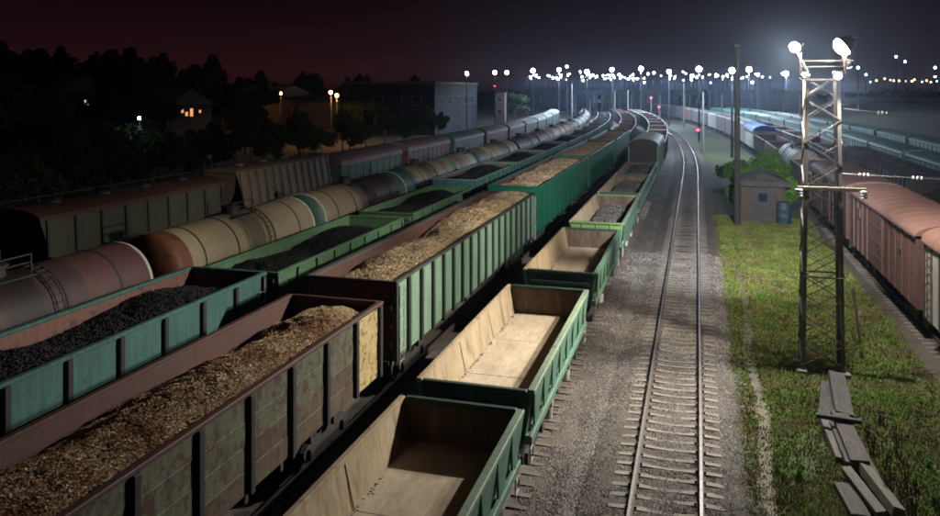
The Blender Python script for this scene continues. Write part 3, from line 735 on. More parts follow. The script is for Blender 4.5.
# ---- track with the wood chip wagons
G1 = gondola('olive gondola wagon with rusty boards and a pale end panel painted lamplit yellow, heaped with wood chips', 13.9, 3.12, 3.4, 'olive', 'inner_red', 'black_iron', 'rustred', bays=8, boards=4, ribw=.17,
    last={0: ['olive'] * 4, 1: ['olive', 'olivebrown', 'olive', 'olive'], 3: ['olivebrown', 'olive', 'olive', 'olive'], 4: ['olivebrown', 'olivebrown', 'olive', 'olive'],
          5: ['olivebrown', 'olivebrown', 'olive', 'olive'], 6: ['olivebrown', 'olivebrown', 'olive', 'olive'], 7: ['lamplit'] * 4}, endout='rustred', ladders=False)
on_track(G1, XC, 14.25)
heap('wood_chip_load', 'reddish wood chips heaped in the olive gondola wagon', 'wood chips', XC, 14.25, 13.7, 2.76,
     lambda x, y: 3.02 + .13 * x + .42 * math.exp(-((x - .30) / 1.05) ** 2) + .10 * math.sin(y * 1.1 + 1) - .42 * bell(y, 6.9, 1.1) + .12 * bell(y, -3, 2), 'chipbase', 'chips', 130000, .042)
G2 = gondola('long pale green wood chip wagon with close dark upright ribs', 21.4, 3.12, 3.72, 'pale_green', 'inner_red', 'ribgreen', 'dark_iron', bays=18, boards=1, ribw=.20, ribd=.09, endout='rustred')
on_track(G2, XC, 33.0)
heap('wood_chip_load', 'bright tan wood chips in the long pale green ribbed wagon', 'wood chips', XC, 33.0, 21.2, 2.80,
     lambda x, y: 3.30 + .36 * math.exp(-((x - .2) / 1.1) ** 2) + .10 * math.sin(y * .8) + .22 * bell(y, 5, 2.2) - .25 * bell(y, -1.5, .8) + .05 * x - .2 * bell(y, -10.5, 1), 'chippale', 'chips_pale', 120000, .05, res=.09)
for i, (s, lab, hl) in enumerate(((55.4, 'smooth emerald green wood chip wagon coupled behind the pale green ribbed one', 'tan wood chips in the emerald wagon coupled to the pale green ribbed one'),
                         (77.6, 'second emerald green wood chip wagon behind the pale green ribbed one', 'wood chips in the second emerald wagon behind the pale green ribbed one'),
                         (99.8, 'third emerald green wood chip wagon, last of the emerald row', 'wood chips in the third and last emerald wagon'))):
    w = gondola(lab, 21.2, 3.12, 3.92, 'emerald', 'inner_red', 'emerald', 'emerald', bays=12, ribw=.10, ribd=.035, lod=1, railw=.10); on_track(w, XC, s)
    heap('wood_chip_load', hl, 'wood chips', XC, s, 21.0, 2.95, lambda x, y: 3.62 + .16 * math.exp(-(x / 1.1) ** 2) + .04 * math.sin(y + s) - .22 * bell(abs(y), 10.5, .8), 'chippale', 'chips_pale', 30000 - 9000 * i, .09, res=.14)
ORD = ['first', 'second', 'third', 'fourth', 'fifth', 'sixth', 'seventh', 'eighth', 'ninth', 'tenth', 'eleventh', 'twelfth', 'thirteenth', 'fourteenth']
src = None
for i in range(9):
    if src is None: w = src = gondola('x', 13.8, 3.1, 3.5, 'rustred', 'inner_pink', 'dark_iron', 'rustred', bays=8, lod=2)
    else: w = copy_tree(src)
    tag(w, 'dark rusty gondola wagon, %s behind the row of emerald wagons' % ORD[i], None, 'dark gondolas on the bend'); on_track(w, XC, 119 + i * 15)

# ---- track with the dump wagons
DW = [(12.15, 'empty dump wagon with black-shaded far end, pale green rim and dusty floor', {}),
      (22.9, 'empty dump wagon with dusty tan floor between pale green ribbed wagon and track', {}),
      (35.15, 'short empty dump wagon with dark green end, coupled before the lime-ended wagon', {'rim': 'dumpgreen'}),
      (47.6, 'dump wagon with a bright lime green end rail', {'endm': 'lime', 'endrim': 'lime', 'flr': 'dustgrey', 'L': 11.2}),
      (60.0, 'first dump wagon behind the lime-ended one, filled with dark gravel', {'flr': 'bed', 'lod': 1, 'L': 11.2}),
      (72.2, 'second dump wagon behind the lime-ended one, coupled to the black-ended covered wagon', {'flr': 'bed', 'lod': 1, 'L': 11.2})]
for s, lab, kw in DW: on_track(dump_wagon(lab, **kw), XD, s)
heap('gravel_load', 'low grey mound of gravel in the lime-ended dump wagon', 'gravel', XD, 47.6, 10.9, 2.2, lambda x, y: 1.66 + .40 * bell(y, 2.6, 3.0) * math.exp(-(x / 1.1) ** 2), 'gravel_load', 'stones', 2500, .09, floor=1.54, res=.12)
heap('gravel_load', 'dark gravel in the first dump wagon behind the lime-ended one', 'gravel', XD, 60.0, 10.9, 2.25, lambda x, y: 1.95 + .22 * math.exp(-(x / 1.0) ** 2) + .06 * math.sin(y), 'bed', 'stones', 1200, .1, floor=1.54, res=.14)
heap('gravel_load', 'dark gravel in the dump wagon coupled to the black-ended covered wagon', 'gravel', XD, 72.2, 10.9, 2.25, lambda x, y: 2.0 + .22 * math.exp(-(x / 1.0) ** 2) + .06 * math.sin(y + 2), 'bed', 'stones', 900, .1, floor=1.54, res=.16)
w = boxcar('covered wagon with a black end and pale dusty roof', 13.0, 'pale_green', 'offwhite', 'dumpgreen', 3.9, .75, 2.95, lod=1, endm='black_iron', doors=False)
obj('end_arch', G().prism([(1.50 * math.cos(math.pi * i / 12), 3.9 + .74 * math.sin(math.pi * i / 12) ** .9) for i in range(13)], -6.62, -6.565, 'y'), 'black_iron', w); on_track(w, XD, 86.2)
src = None
for i in range(10):
    if src is None: w = src = gondola('x', 13.6, 3.1, 3.4, 'hopper_green', 'inner_pink', 'dark_iron', 'offwhite', bays=7, lod=2)
    else: w = copy_tree(src)
    tag(w, 'green open wagon with pale rim, %s behind the black-ended covered wagon' % ORD[i], None, 'green wagons behind the covered wagon'); on_track(w, XD, 101 + i * 14.8)

# ---- track with the coal wagons
def coal(X, s, L, top, lab, n, W=2.74, drop=.5, size=.075, res=.08, lean=0.0):
    return heap('coal_load', lab, 'coal', X, s, L, W, lambda x, y: top - drop + .22 * math.exp(-(x / .9) ** 2) + .14 * math.sin(y * .9 + s) - .35 * bell(abs(y), L / 2, 1.3) - lean * x, 'coalbase', 'coal', n, size, res=res)
w = gondola('teal coal wagon with black ribs and pinkish rusty inside', 13.8, 3.1, 3.4, 'teal', 'inner_pink', 'black_iron', 'teal', bays=8, boards=2, ribw=.17); on_track(w, XB, 16.6)
coal(XB, 16.6, 13.6, 3.4, 'coal heaped in the teal wagon with pinkish inside', 20000, lean=.08)
w = gondola('green coal wagon with a chalk mark, coupled behind the teal one', 12.1, 3.1, 3.2, 'green', 'green', 'green', 'green', bays=8, boards=1, endout='dark_iron', ribw=.14); on_track(w, XB, 30.35)
coal(XB, 30.35, 11.9, 3.2, 'coal in the green wagon with a chalk mark', 16000, drop=.42)
obj('chalk_mark', G().lathe([(.13, 0), (.12, .004)], 9, 'x', (1.465, 3.2, 2.55)), 'white', w)
w = gondola('second green coal wagon behind the teal one, filled level', 11.3, 3.1, 3.2, 'green', 'green', 'green', 'green', bays=7, boards=1, ribw=.14, lod=1); on_track(w, XB, 43.5)
coal(XB, 43.5, 11.1, 3.2, 'level coal in the second green wagon behind the teal one', 10000, drop=.32)
src = src2 = None
for i in range(12):
    s = 55.8 + i * 13.0
    if i in (0, 4): w = gondola('x', 12.0, 3.1, 3.6, 'teal', 'inner_pink', 'hopper_green', 'roofgreen', bays=9, lod=1 if i == 0 else 2); src = w
    else: w = copy_tree(src)
    tag(w, 'teal open wagon with pale rim, %s behind the two green coal wagons' % ORD[i], None, 'teal coal wagons'); on_track(w, XB, s)
    if i in (0, 4): h = coal(XB, s, 11.8, 3.6, 'x', 3500 if i == 0 else 0, drop=.4, res=.2, size=.2); src2 = h
    else: h = copy_tree(src2); on_track(h, XB, s)
    tag(h, 'coal in the %s teal pale-rimmed wagon behind the two green ones' % ORD[i], None, 'coal in the teal wagons')

# ---- track with the tank wagons
T = [(18.6, 'dark brown tank wagon with a plum end ring and white rim', [(.72, 'purple'), (.28, 'plum')], ('purple', 'plum'), (None, 'white')),
     (31.1, 'cream tank wagon with a rusty near end', [(.06, 'rusttan'), (.52, 'cream'), (.42, 'tan')], ('rusttan', 'tan'), (None, 'offwhite')),
     (43.2, 'tank wagon with dark teal end, white ring and purple-brown barrel', [(.18, 'tan'), (.34, 'tan'), (.48, 'purple')], ('tealcap', 'purple'), ('offwhite', None)),
     (55.2, 'tank wagon with teal ring and yellowish middle', [(.22, 'tealcap'), (.38, 'yellowtan'), (.40, 'tan')], ('tealcap', 'tan'), ('offwhite', None)),
     (67.2, 'tank wagon with green and white rings on a tan barrel', [(.30, 'tan'), (.25, 'offwhite'), (.2, 'green'), (.25, 'tan')], ('green', 'tan'), (None, None))]
for i, (s, lab, secs, caps, rims) in enumerate(T): on_track(tank_wagon(lab, secs, caps=caps, rims=rims, lod=0 if i < 3 else 1), XA, s)
kinds = [('dark tank wagon', 'purple'), ('cream tank wagon', 'cream'), ('brown tank wagon', 'rusttan'), ('white tank wagon', 'white')]
seq = [1, 0, 2, 1, 2, 0, 3, 3, 3, 1, 3, 3]; srcs = {}
for i, kx in enumerate(seq):
    if kx in srcs: w = copy_tree(srcs[kx])
    else: w = srcs[kx] = tank_wagon('x', [(1, kinds[kx][1])], caps=(kinds[kx][1],) * 2, lod=1)
    tag(w, '%s, %s behind the one with green and white rings' % (kinds[kx][0], ORD[i]), None, 'tank wagons further along'); on_track(w, XA, 79.2 + i * 12)

# ---- outer left track
on_track(hopper('dark olive hopper wagon with a brown roof, beside the plum-ringed tank wagon', 13.6, 'hopper_olive', 'rustred', None, 'dark_iron', 3.9, 8, b=1.5, t=1.42, rise=.5), XZ, 33.8)
on_track(hopper('tan hopper wagon with leaning ribbed sides, beside the cream tank wagon', 12.6, 'hopper_tan', 'hopper_tan', None, 'hopper_tan', 4.4, 12), XZ, 48.6)
w = boxcar('covered wagon with green end and mauve roof, beside the teal-ended tank wagon', 13.2, 'hopper_green', 'hopper_mauve', 'hopper_mauve', 3.5, .9, 3.05, lod=1, bays=9, doors=False, endm='hopper_green', cat='railway wagon'); on_track(w, XZ, 63.0)
w = boxcar('dark covered wagon with mauve roof behind the green-ended one', 13.2, 'hopper_mauve', 'hopper_mauve', 'hopper_mauve', 3.5, .9, 3.05, lod=1, bays=9, doors=False, endm='rustred', cat='railway wagon'); on_track(w, XZ, 78.0)
zk = [('teal covered wagon', 'hopper_green'), ('brown covered wagon', 'rustred'), ('brown covered wagon', 'rustred'), ('olive covered wagon', 'hopper_olive'), ('white-roofed covered wagon', 'white'), ('white-roofed covered wagon', 'white'), ('teal covered wagon', 'hopper_green'), ('white-roofed covered wagon', 'white')]; srcs = {}
for i, (nm, m) in enumerate(zk):
    if m in srcs: w = copy_tree(srcs[m])
    else: w = srcs[m] = boxcar('x', 13.2, 'hopper_green' if m == 'white' else m, m, None, 3.5, .8, 3.05, lod=2, doors=False, cat='railway wagon')
    tag(w, '%s, %s after the two mauve-roofed ones' % (nm, ORD[i]), None, 'covered wagons on the outer track'); on_track(w, XZ, 93 + i * 14.8)

# ---- right-hand tracks
w = boxcar('boxcar with white and green panels and a faded pink roof', 13.6, 'offwhite', 'pinkroof', 'brownbox', 3.95, .62, 3.05, bays=14, doors=False, panels=['offwhite', 'offwhite', 'green', 'offwhite', 'offwhite', 'brownbox'], endm='rustred', ribw=.13); on_track(w, XN, 26.1)
w = boxcar('reddish brown boxcar with hatches and sliding door beside the mast', 13.8); on_track(w, XN, 40.8)
w = boxcar('darker brown boxcar coupled behind the reddish brown one', 13.8, 'rustred', 'brownbox', lod=1); on_track(w, XN, 55.7)
w = gondola('rusty open wagon between the darker brown boxcar and the white tank', 13.0, 3.1, 3.3, 'rustred', 'inner_red', 'dark_iron', 'offwhite', bays=8, lod=1); on_track(w, XN, 70.2)
on_track(tank_wagon('white tank wagon standing behind the hut', [(1, 'white')], caps=('white', 'white'), lod=1), XN, 83.3)
w = gondola('rusty open wagon with pale posts behind the white tank wagon', 13.0, 3.1, 3.2, 'rustred', 'inner_pink', 'offwhite', 'offwhite', bays=6, lod=1); on_track(w, XN, 96.6)
w = gondola('dark open wagon coupled in front of the blue-roofed one', 12.6, 3.1, 3.2, 'dark_iron', 'inner_red', 'dark_iron', 'rustred', bays=6, lod=1); on_track(w, XN, 110.6)
w = boxcar('covered wagon with a bright blue roof', 12.6, 'offwhite', 'bluetarp', None, 3.6, .8, lod=1, doors=False, cat='railway wagon'); on_track(w, XN, 124.5)
nk = [('pale-roofed boxcar', 'offwhite', 'roofgreen'), ('brown boxcar', 'rustred', 'brownbox'), ('dark boxcar', 'dark_iron', 'dark_iron')]; srcs = {}
for i in range(11):
    nm, a, b_ = nk[(0, 1, 1, 0, 2, 2, 1, 2, 2, 2, 2)[i]]
    if nm in srcs: w = copy_tree(srcs[nm])
    else: w = srcs[nm] = boxcar('x', 13.6, a, b_, lod=2, doors=False)
    tag(w, '%s, %s beyond the blue-roofed wagon' % (nm, ORD[i]), None, 'boxcars on the bend'); on_track(w, XN, 139 + i * 14.8)
w = hopper('black hopper wagon with flat top beside the reddish boxcar', 12.6, 'black_iron', 'black_iron', None, 'black_iron', 3.9, lod=1, b=1.5, t=1.45, rise=.12); on_track(w, XP, 62.5)
w = hopper('second black hopper wagon, coupled behind the one beside the reddish boxcar', 12.6, 'black_iron', 'black_iron', None, 'black_iron', 3.9, lod=1, b=1.5, t=1.45, rise=.12); on_track(w, XP, 77.5)
src = None
for i in range(13):
    if i in (0, 5): w = src = boxcar('x', 14.0, 'teal', 'roofgreen', 'ribgreen', 3.7, .38, 3.1, lod=1 if i == 0 else 2, bays=9, doors=False, cat='railway wagon', name='covered_wagon')
    else: w = copy_tree(src)
    tag(w, 'teal covered wagon with pale green roof, %s in its long train beside the dark field' % ORD[i], None, 'pale green roofed train'); on_track(w, XQ, 56 + i * 15.4)

src = None; XR = 26.0
for i in range(12):
    if i in (0, 4): w = src = boxcar('x', 14.0, 'hopper_green', 'hopper_green', 'dark_iron', 3.6, .4, 3.1, lod=1 if i == 0 else 2, bays=9, doors=False, cat='railway wagon', name='covered_wagon')
    else: w = copy_tree(src)
    tag(w, 'dark green covered wagon, %s in the outermost train against the dark bank' % ORD[i], None, 'outermost dark green train'); on_track(w, XR, 82 + i * 15.4)
src = None
for i in range(6):
    if src is None: w = src = gondola('x', 13.0, 3.1, 3.3, 'dark_iron', 'inner_red', 'dark_iron', 'offwhite', bays=8, lod=1)
    else: w = copy_tree(src)
    tag(w, 'dark open wagon with pale rim, %s behind the two black hopper wagons' % ORD[i], None, 'dark open wagons behind the black hoppers'); on_track(w, XP, 92 + i * 14.2)

# ------------------------------------------------------------------ lighting mast with its lamps
TW = Vector((4.22, 29.9, GZ))
def leg_at(z, sx, sy):
    u = z / 10.4; w = .70 + (.56 - .70) * u; d = .50 + (.40 - .50) * u
    return Vector((sx * w, sy * d, z))
mast = thing('lattice_mast', 'brown steel lattice mast with cross braces standing in the grass', 'mast', TW)
for sx in (-1, 1):
    for sy in (-1, 1):
        g = G(); p, q = leg_at(0, sx, sy), leg_at(10.45, sx, sy)
        g.add([p + Vector(v) for v in ((0, 0, 0), (-sx * .12, 0, 0), (-sx * .12, -sy * .018, 0), (-sx * .018, -sy * .018, 0), (-sx * .018, -sy * .12, 0), (0, -sy * .12, 0))] +
              [q + Vector(v) for v in ((0, 0, 0), (-sx * .12, 0, 0), (-sx * .12, -sy * .018, 0), (-sx * .018, -sy * .018, 0), (-sx * .018, -sy * .12, 0), (0, -sy * .12, 0))],
              [(i, (i + 1) % 6, (i + 1) % 6 + 6, i + 6) for i in range(6)] + [(0, 5, 4, 3, 2, 1), (6, 7, 8, 9, 10, 11)])
        obj('leg', g, 'mast', mast)
        obj('foot', G().cbox(p.x - .16, p.x + .16, p.y - .16, p.y + .16, -.1, .16, .02), 'concrete', mast)
zs = [.3 + .78 * i for i in range(14)]
for i in range(13):
    for fc in range(4):
        (a, b_) = (((-1, -1), (1, -1)), ((1, -1), (1, 1)), ((1, 1), (-1, 1)), ((-1, 1), (-1, -1)))[fc]
        if (i + (fc in (2, 3))) % 2: a, b_ = b_, a
        obj('brace', G().bar(leg_at(zs[i], *a), leg_at(zs[i + 1], *b_), .052, .025), 'mast', mast)
        if fc in (0, 2): obj('brace', G().bar(leg_at(zs[i], *b_) + Vector((0, .03, 0)), leg_at(zs[i + 1], *a) + Vector((0, .03, 0)), .055, .02), 'mast', mast)
for z in (3.4, 6.55, 10.3):
    for sy in (-1, 1): obj('cross_bar', G().bar(leg_at(z, -1, sy), leg_at(z, 1, sy), .09, .05), 'mast', mast)
obj('cross_arm', G().cbox(-.85, 1.35, -.62, -.50, 6.44, 6.58, .015), 'yellowtan', mast)
for (x0, x1, z) in ((-.72, .72, 10.95), (-.72, .72, 10.75)): obj('platform_rail', G().bar((x0, -.46, z), (x1, -.46, z), .03), 'mast', mast)
for x in (-.72, .72): obj('lamp_post', G().bar((x, -.4, 10.5), (x, -.4, 11.25), .07), 'mast', mast)
def flood(label, pos, aim, r, mat='lens', group=None, energy=0, size=70, blend=.4, colr=(1, .9, .72), glare=0, cat='floodlight'):
    root = thing('floodlight', label, cat, pos, 0, group); d = (Vector(aim) - Vector(pos)).normalized()
    q = d.to_track_quat('-Z', 'Y'); root.rotation_mode = 'QUATERNION'; root.rotation_quaternion = q
    g = G(); g.lathe([(.10, r * 1.15), (r * .55, r * 1.1), (r * 1.02, .06), (r * 1.06, 0)], 20, 'z'); obj('housing', g, 'dark_iron', root)
    g = G(); g.lathe([(r * .99, -.005), (r * .9, -.3 * r - .02), (r * .55, -.62 * r - .02), (.02, -.75 * r - .02)], 20, 'z'); obj('lens', g, mat, root)
    g = G(); g.bar((-r * 1.12, 0, .05), (-r * 1.12, 0, r * 1.3), .04); g.bar((r * 1.12, 0, .05), (r * 1.12, 0, r * 1.3), .04); g.bar((-r * 1.12, 0, r * 1.3), (r * 1.12, 0, r * 1.3), .04); obj('bracket', g, 'dark_iron', root)
    if energy:
        ld = bpy.data.lights.new('flood_beam', 'SPOT'); ld.energy = energy; ld.spot_size = R(size); ld.spot_blend = blend; ld.color = colr; ld.shadow_soft_size = r * .5
        lo = bpy.data.objects.new('flood_beam', ld); col.objects.link(lo); lo.parent = root; lo.location = (0, 0, -.8 * r - .06)
    if glare:                       # the wide scatter of the open reflector
        ld = bpy.data.lights.new('flood_glare', 'POINT'); ld.energy = glare; ld.color = colr; ld.shadow_soft_size = r * .6
        lo = bpy.data.objects.new('flood_glare', ld); col.objects.link(lo); lo.parent = root; lo.location = (0, 0, -.85 * r - .10)
    return root
LA, LB = at_y(843, 46, 29.5), at_y(795, 47, 29.5)
flood('big round floodlight at the top of the lattice mast, blazing white', LA, (-7.6, 28.5, 1.5), .34, energy=17000, size=104, blend=.85, glare=650, colr=(1, .92, .78))
flood('tilted floodlight on the arm of the lattice mast', LB, (-4.5, 14.0, 1), .19, energy=8500, size=104, blend=1.0, glare=250, colr=(1, .94, .84))
obj_arm = obj('lamp_arm', G().bar(LB - TW + Vector((.05, .1, -.1)), Vector((-.5, -.4, 10.55)), .06), 'mast', mast)
obj('lamp_arm', G().bar(LA - TW + Vector((0, .2, -.2)), Vector((.72, -.4, 10.9)), .06), 'mast', mast)
def leg_lamp(px, lab, aim, energy, size, py_y):
    p = at_y(px, 76, py_y); r_ = flood(lab, p, aim, .13, 'lens_small', energy=energy, size=size, blend=.9, colr=(.97, .98, 1.0))
leg_lamp(803.5, 'small lamp on the leg top of the lattice mast nearer the track', (-6, 80, 0), 32000, 88, 30.2)
leg_lamp(838, 'small lamp on the leg top of the lattice mast nearer the boxcars', (5.5, 22, 0), 6000, 136, 29.2)
LC = at_y(848, 64, 30.3)
flood('floodlight under the big one on the lattice mast, turned to the boxcars', LC, (8.5, 46, 1), .16, 'lens_small', energy=7000, size=140, blend=1.0, colr=(1, .93, .85))
# strain wires with insulators running from the mast over the boxcars
def wire(label, pts, ins):
    root = thing('overhead_wire', label, 'wire', pts[0]); o = Vector(pts[0]); g = G(); g.tube([Vector(p) - o for p in pts], .016, 5); obj('cable', g, 'wire', root)
    for (t, n) in ins:
        k = int(t * (len(pts) - 1)); p = Vector(pts[k]) - o; d = (Vector(pts[min(k + 1, len(pts) - 1)]) - Vector(pts[k])).normalized()
        for i in range(n):
            g = G(); g.lathe([(.02, -.045), (.065, -.025), (.07, .0), (.02, .045)], 10, 'x'); q = obj('insulator', g, 'insulator', root, p + d * (.13 * i))
def sag(a, b, s, n=16): a, b = Vector(a), Vector(b); return [a.lerp(b, i / n) - Vector((0, 0, s * 4 * (i / n) * (1 - i / n))) for i in range(n + 1)]
wire('upper strain wire with white insulators from the lattice mast over the boxcars', sag((4.9, 29.6, 8.95), (27, 30.5, 9.0), .7, 40), ((.05, 3), ))
wire('lower strain wire with white insulators just above the boxcar roof', sag((4.85, 29.5, 6.7), (27, 30.5, 6.9), .3, 40), ((.04, 3), (.11, 3)))
for x in (-.8, 1.25):
    g = G()
    for i in range(3): g.lathe([(.04, 0), (.13, .03), (.13, .07), (.04, .1)], 12, 'z', (0, 0, .1 * i))
    p = TW + Vector((x, -.56, 6.62 - .42)); tag(obj('insulator', g, 'insulator', None, p), 'white porcelain insulator hanging from the %s end of the mast cross arm' % ('track-side' if x < 0 else 'boxcar-side'), 'insulator')

# ------------------------------------------------------------------ hut, pole, barrel, posts, planks
hut = thing('hut', 'small plastered track hut with dark arched doorway and felt roof', 'hut', (4.72, 63.4, GZ))
hw, hd, hh = 1.55, 1.4, 2.8
obj('plinth', G().cbox(-hw - .05, hw + .05, -hd - .05, hd + .05, -.05, .55, .02), 'brickdark', hut)
obj('wall', G().cbox(-hw, hw, -hd, hd, .55, hh, .02), 'plaster', hut)
rf = obj('roof', G().prism([(-hw - .35, hh), (hw + .35, hh), (hw + .35, hh + .22), (.0, hh + .95), (-hw - .35, hh + .22)], -hd - .4, hd + .4, 'y'), 'felt', hut)
obj('fascia', G().cbox(-hw - .38, hw + .38, -hd - .46, -hd - .401, hh - .08, hh + .3, .01), 'brickdark', hut)
ar = [(-.62, .56), (.62, .56), (.62, 2.1)] + [(.62 * math.cos(t), 2.1 + .42 * math.sin(t)) for t in [math.pi * i / 10 for i in range(1, 10)]] + [(-.62, 2.1)]
dr = obj('door', G().prism(ar, -hd - .07, -hd - .002, 'y'), 'door', hut)
obj('pane', G().box(-.3, .3, -hd - .085, -hd - .072, 1.55, 2.15), 'glass', dr)
arch = [(1.02 * math.cos(t), 2.1 + .72 * math.sin(t)) for t in [math.pi * i / 10 for i in range(11)]] + [(.70 * math.cos(t), 2.1 + .48 * math.sin(t)) for t in [math.pi * i / 10 for i in range(10, -1, -1)]]
g = G(); n = 11
for i in range(10):
    a, b_, c, d = arch[i], arch[i + 1], arch[20 - i], arch[21 - i]; g.prism([a, d, c, b_], -hd - .16, -hd - .003, 'y')
obj('arch', g, 'brickdark', hut)
for x in (-.86, .86): obj('pilaster', G().cbox(x - .15, x + .15, -hd - .12, -hd - .003, .56, 2.1, .015), 'brickdark', hut)
b = thing('barrel', 'blue metal barrel standing beside the hut', 'barrel', (6.15, 61.6, GZ))
g = G(); g.lathe([(.50, 0), (.52, .02), (.52, .5), (.54, .53), (.52, .56), (.52, 1.05), (.54, 1.08), (.52, 1.11), (.52, 1.55), (.49, 1.6)], 20, 'z'); obj('drum', g, 'barrel', b)
g = G(); g.lathe([(.44, 1.602), (.44, 1.66), (.1, 1.68)], 16, 'z'); obj('lid', g, 'dark_iron', b)
pole = thing('pole', 'tall dark pole in front of the hut', 'pole', (2.84, 60.4, GZ))
g = G(); g.lathe([(.25, 0), (.24, .1), (.16, 13.0), (.09, 13.05)], 16, 'z'); obj('shaft', g, 'backlit', pole)
obj('cap', G().cbox(-.2, .2, -.2, .2, 13.06, 13.25, .02), 'dark_iron', pole)
obj('bracket', G().bar((0, -.2, 11.9), (.55, -.2, 11.9), .06), 'dark_iron', pole)
p0 = at(861, 345, z=GZ); p1 = at_y(853, 288, p0.y)
tag(obj('post', G().bar((0, 0, -.1), p1 - p0, .09), 'mast', None, p0), 'thin leaning brown post in the grass between mast and boxcar', 'post')
# plank pile
def plank(px0, py0, px1, py1, w, t, z, mat, lab):
    a, b_ = at(px0, py0, z=GZ + z), at(px1, py1, z=GZ + z); d = b_ - a; L = d.length
    o = obj('plank', G().cbox(-w / 2, w / 2, -L / 2, L / 2, 0, t, .012), mat, None, ((a + b_) / 2))
    o.rotation_euler = (rnd.uniform(-.03, .03), rnd.uniform(-.22, .22), math.atan2(-d.x, d.y) + rnd.uniform(-.05, .05)); return tag(o, lab, 'plank', 'planks piled by the mast')
plank(838, 378, 841, 420, .50, .22, .22, 'plank', 'wide grey plank on top of the pile by the mast foot')
plank(826, 388, 828, 424, .40, .20, .02, 'plank', 'low grey plank beside the wide one by the mast foot')
plank(842, 420, 858, 472, .46, .30, .14, 'plank', 'thick grey beam in the middle of the plank pile')
plank(823, 422, 841, 464, .30, .20, .02, 'plank_pale', 'short pale plank on the track side of the pile')
plank(833, 425, 848, 468, .18, .14, .16, 'plank', 'narrow dark plank between the thick beam and the pale one')
plank(858, 465, 898, 520, .26, .24, .16, 'plank_pale', 'long pale plank running out of the pile past the thick beam')
plank(846, 474, 884, 520, .24, .20, .14, 'plank_pale', 'long pale plank lying over the dark beam end')
plank(842, 490, 862, 522, .44, .18, .00, 'plank', 'broad dark plank lowest on the track side of the pile')
plank(880, 492, 898, 516, .34, .12, .00, 'plank', 'short grey plank on the weedy side of the pile')
plank(816, 417, 862, 424, .14, .12, .46, 'black_iron', 'dark cross piece lying over the plank pile')
plank(851, 430, 880, 492, .18, .16, .02, 'plank', 'long thin grey plank along the thick beam')

# ------------------------------------------------------------------ stones, grass, weeds
g = G()
OCT = [(1, 0, 0), (-1, 0, 0), (0, 1, 0), (0, -1, 0), (0, 0, 1)]
for _ in range(80000):
    y = 14.5 + 34 * rnd.random() ** 1.7; x = rnd.uniform(-4.1, 1.05) if rnd.random() < .9 else rnd.uniform(1.0, 1.6)
    zb = max(GZ - .012, bed_height(x - XM) if abs(x - XM) < 2.1 else -9, bed_height(x - XD) if abs(x - XD) < 2.1 else -9)
    s = rnd.uniform(.016, .042); a = rnd.uniform(0, 6.28); ca, sa = math.cos(a), math.sin(a); hgt = rnd.uniform(.5, 1)
    g.add([(x + s * (p * ca - q * sa), y + s * (p * sa + q * ca), zb - .004 + s * r_ * hgt) for p, q, r_ in OCT], [(0, 2, 4), (2, 1, 4), (1, 3, 4), (3, 0, 4)])
tag(obj('ballast_stones', g, 'stones'), 'loose grey ballast stones beside the rails', 'ballast', kind='stuff')
def tuft(g, x, y, h, n, spread, w=.012, z=GZ - .02):
    for _ in range(n):
        a = rnd.uniform(0, 6.28); l = rnd.uniform(.1, .9) * h; bx, by = x + rnd.uniform(-spread, spread), y + rnd.uniform(-spread, spread)
        dx, dy = math.cos(a) * l, math.sin(a) * l; hh_ = h * rnd.uniform(.5, 1.1); px, py = -math.sin(a) * w, math.cos(a) * w
        g.add([(bx - px, by - py, z), (bx + px, by + py, z), (bx + dx * .5 + px * .8, by + dy * .5 + py * .8, z + hh_ * .7), (bx + dx, by + dy, z + hh_), (bx + dx * .5 - px * .8, by + dy * .5 - py * .8, z + hh_ * .7)], [(0, 1, 2, 4), (4, 2, 3)])
g = G(); cnt = 0
while cnt < 64000:
    y = 14.5 + 50 * rnd.random() ** 1.6; x = rnd.uniform(1.0, 8.2); d = abs(x - path_x(y))
    den = .95 + .75 * mnoise.noise((x * .55, y * .4, 7)) + .35 * mnoise.noise((x * 2, y * 2, 3))
    if x < 1.5: den *= .7 if 15 < y < 40 else .2
    if d < .34: den *= .22 + .8 * (d / .34) ** 2
    if abs(x - 7.0) < .45: den *= .6
    cnt += 1
    if rnd.random() > den: continue
    tuft(g, x, y, rnd.uniform(.04, .11) + .06 * max(0, den - .6), 6, .10, .008 + .0005 * (y - 14))
for _ in range(260):
    y = 16 + 30 * rnd.random(); x = rnd.choice((-2.35, -2.2, -2.1, -.7, 1.0)) + rnd.uniform(-.12, .12)
    if mnoise.noise((x, y * .5, 2)) > .05: tuft(g, x, y, rnd.uniform(.05, .12), 6, .12, .011)
tag(obj('grass', g, 'grass'), 'green grass and weeds on the verge beside the track', 'grass', kind='stuff')
def dry_weed(px, py, h, n, lab, mat='weed'):
    p = at(px, py, z=GZ); root = thing('weed', lab, 'plant', p, 0, 'dry weeds by the planks'); g = G(); lf = G()
    for _ in range(n):
        a = rnd.uniform(0, 6.28); l = rnd.uniform(0, .35) * h; t = Vector((math.cos(a) * l, math.sin(a) * l, h * rnd.uniform(.6, 1))); bb = Vector((rnd.uniform(-.12, .12), rnd.uniform(-.12, .12), -.03))
        g.bar(bb, t, .016)
        for k in range(9):
            q = bb.lerp(t, rnd.uniform(.25, 1)); u = Vector((rnd.uniform(-1, 1), rnd.uniform(-1, 1), rnd.uniform(-.6, .6))).normalized() * .07; v = u.orthogonal().normalized() * .025
            lf.add([q, q + u * .5 + v, q + u, q + u * .5 - v], [(0, 1, 2, 3)])
    obj('stem', g, mat, root); obj('leaves', lf, mat, root)
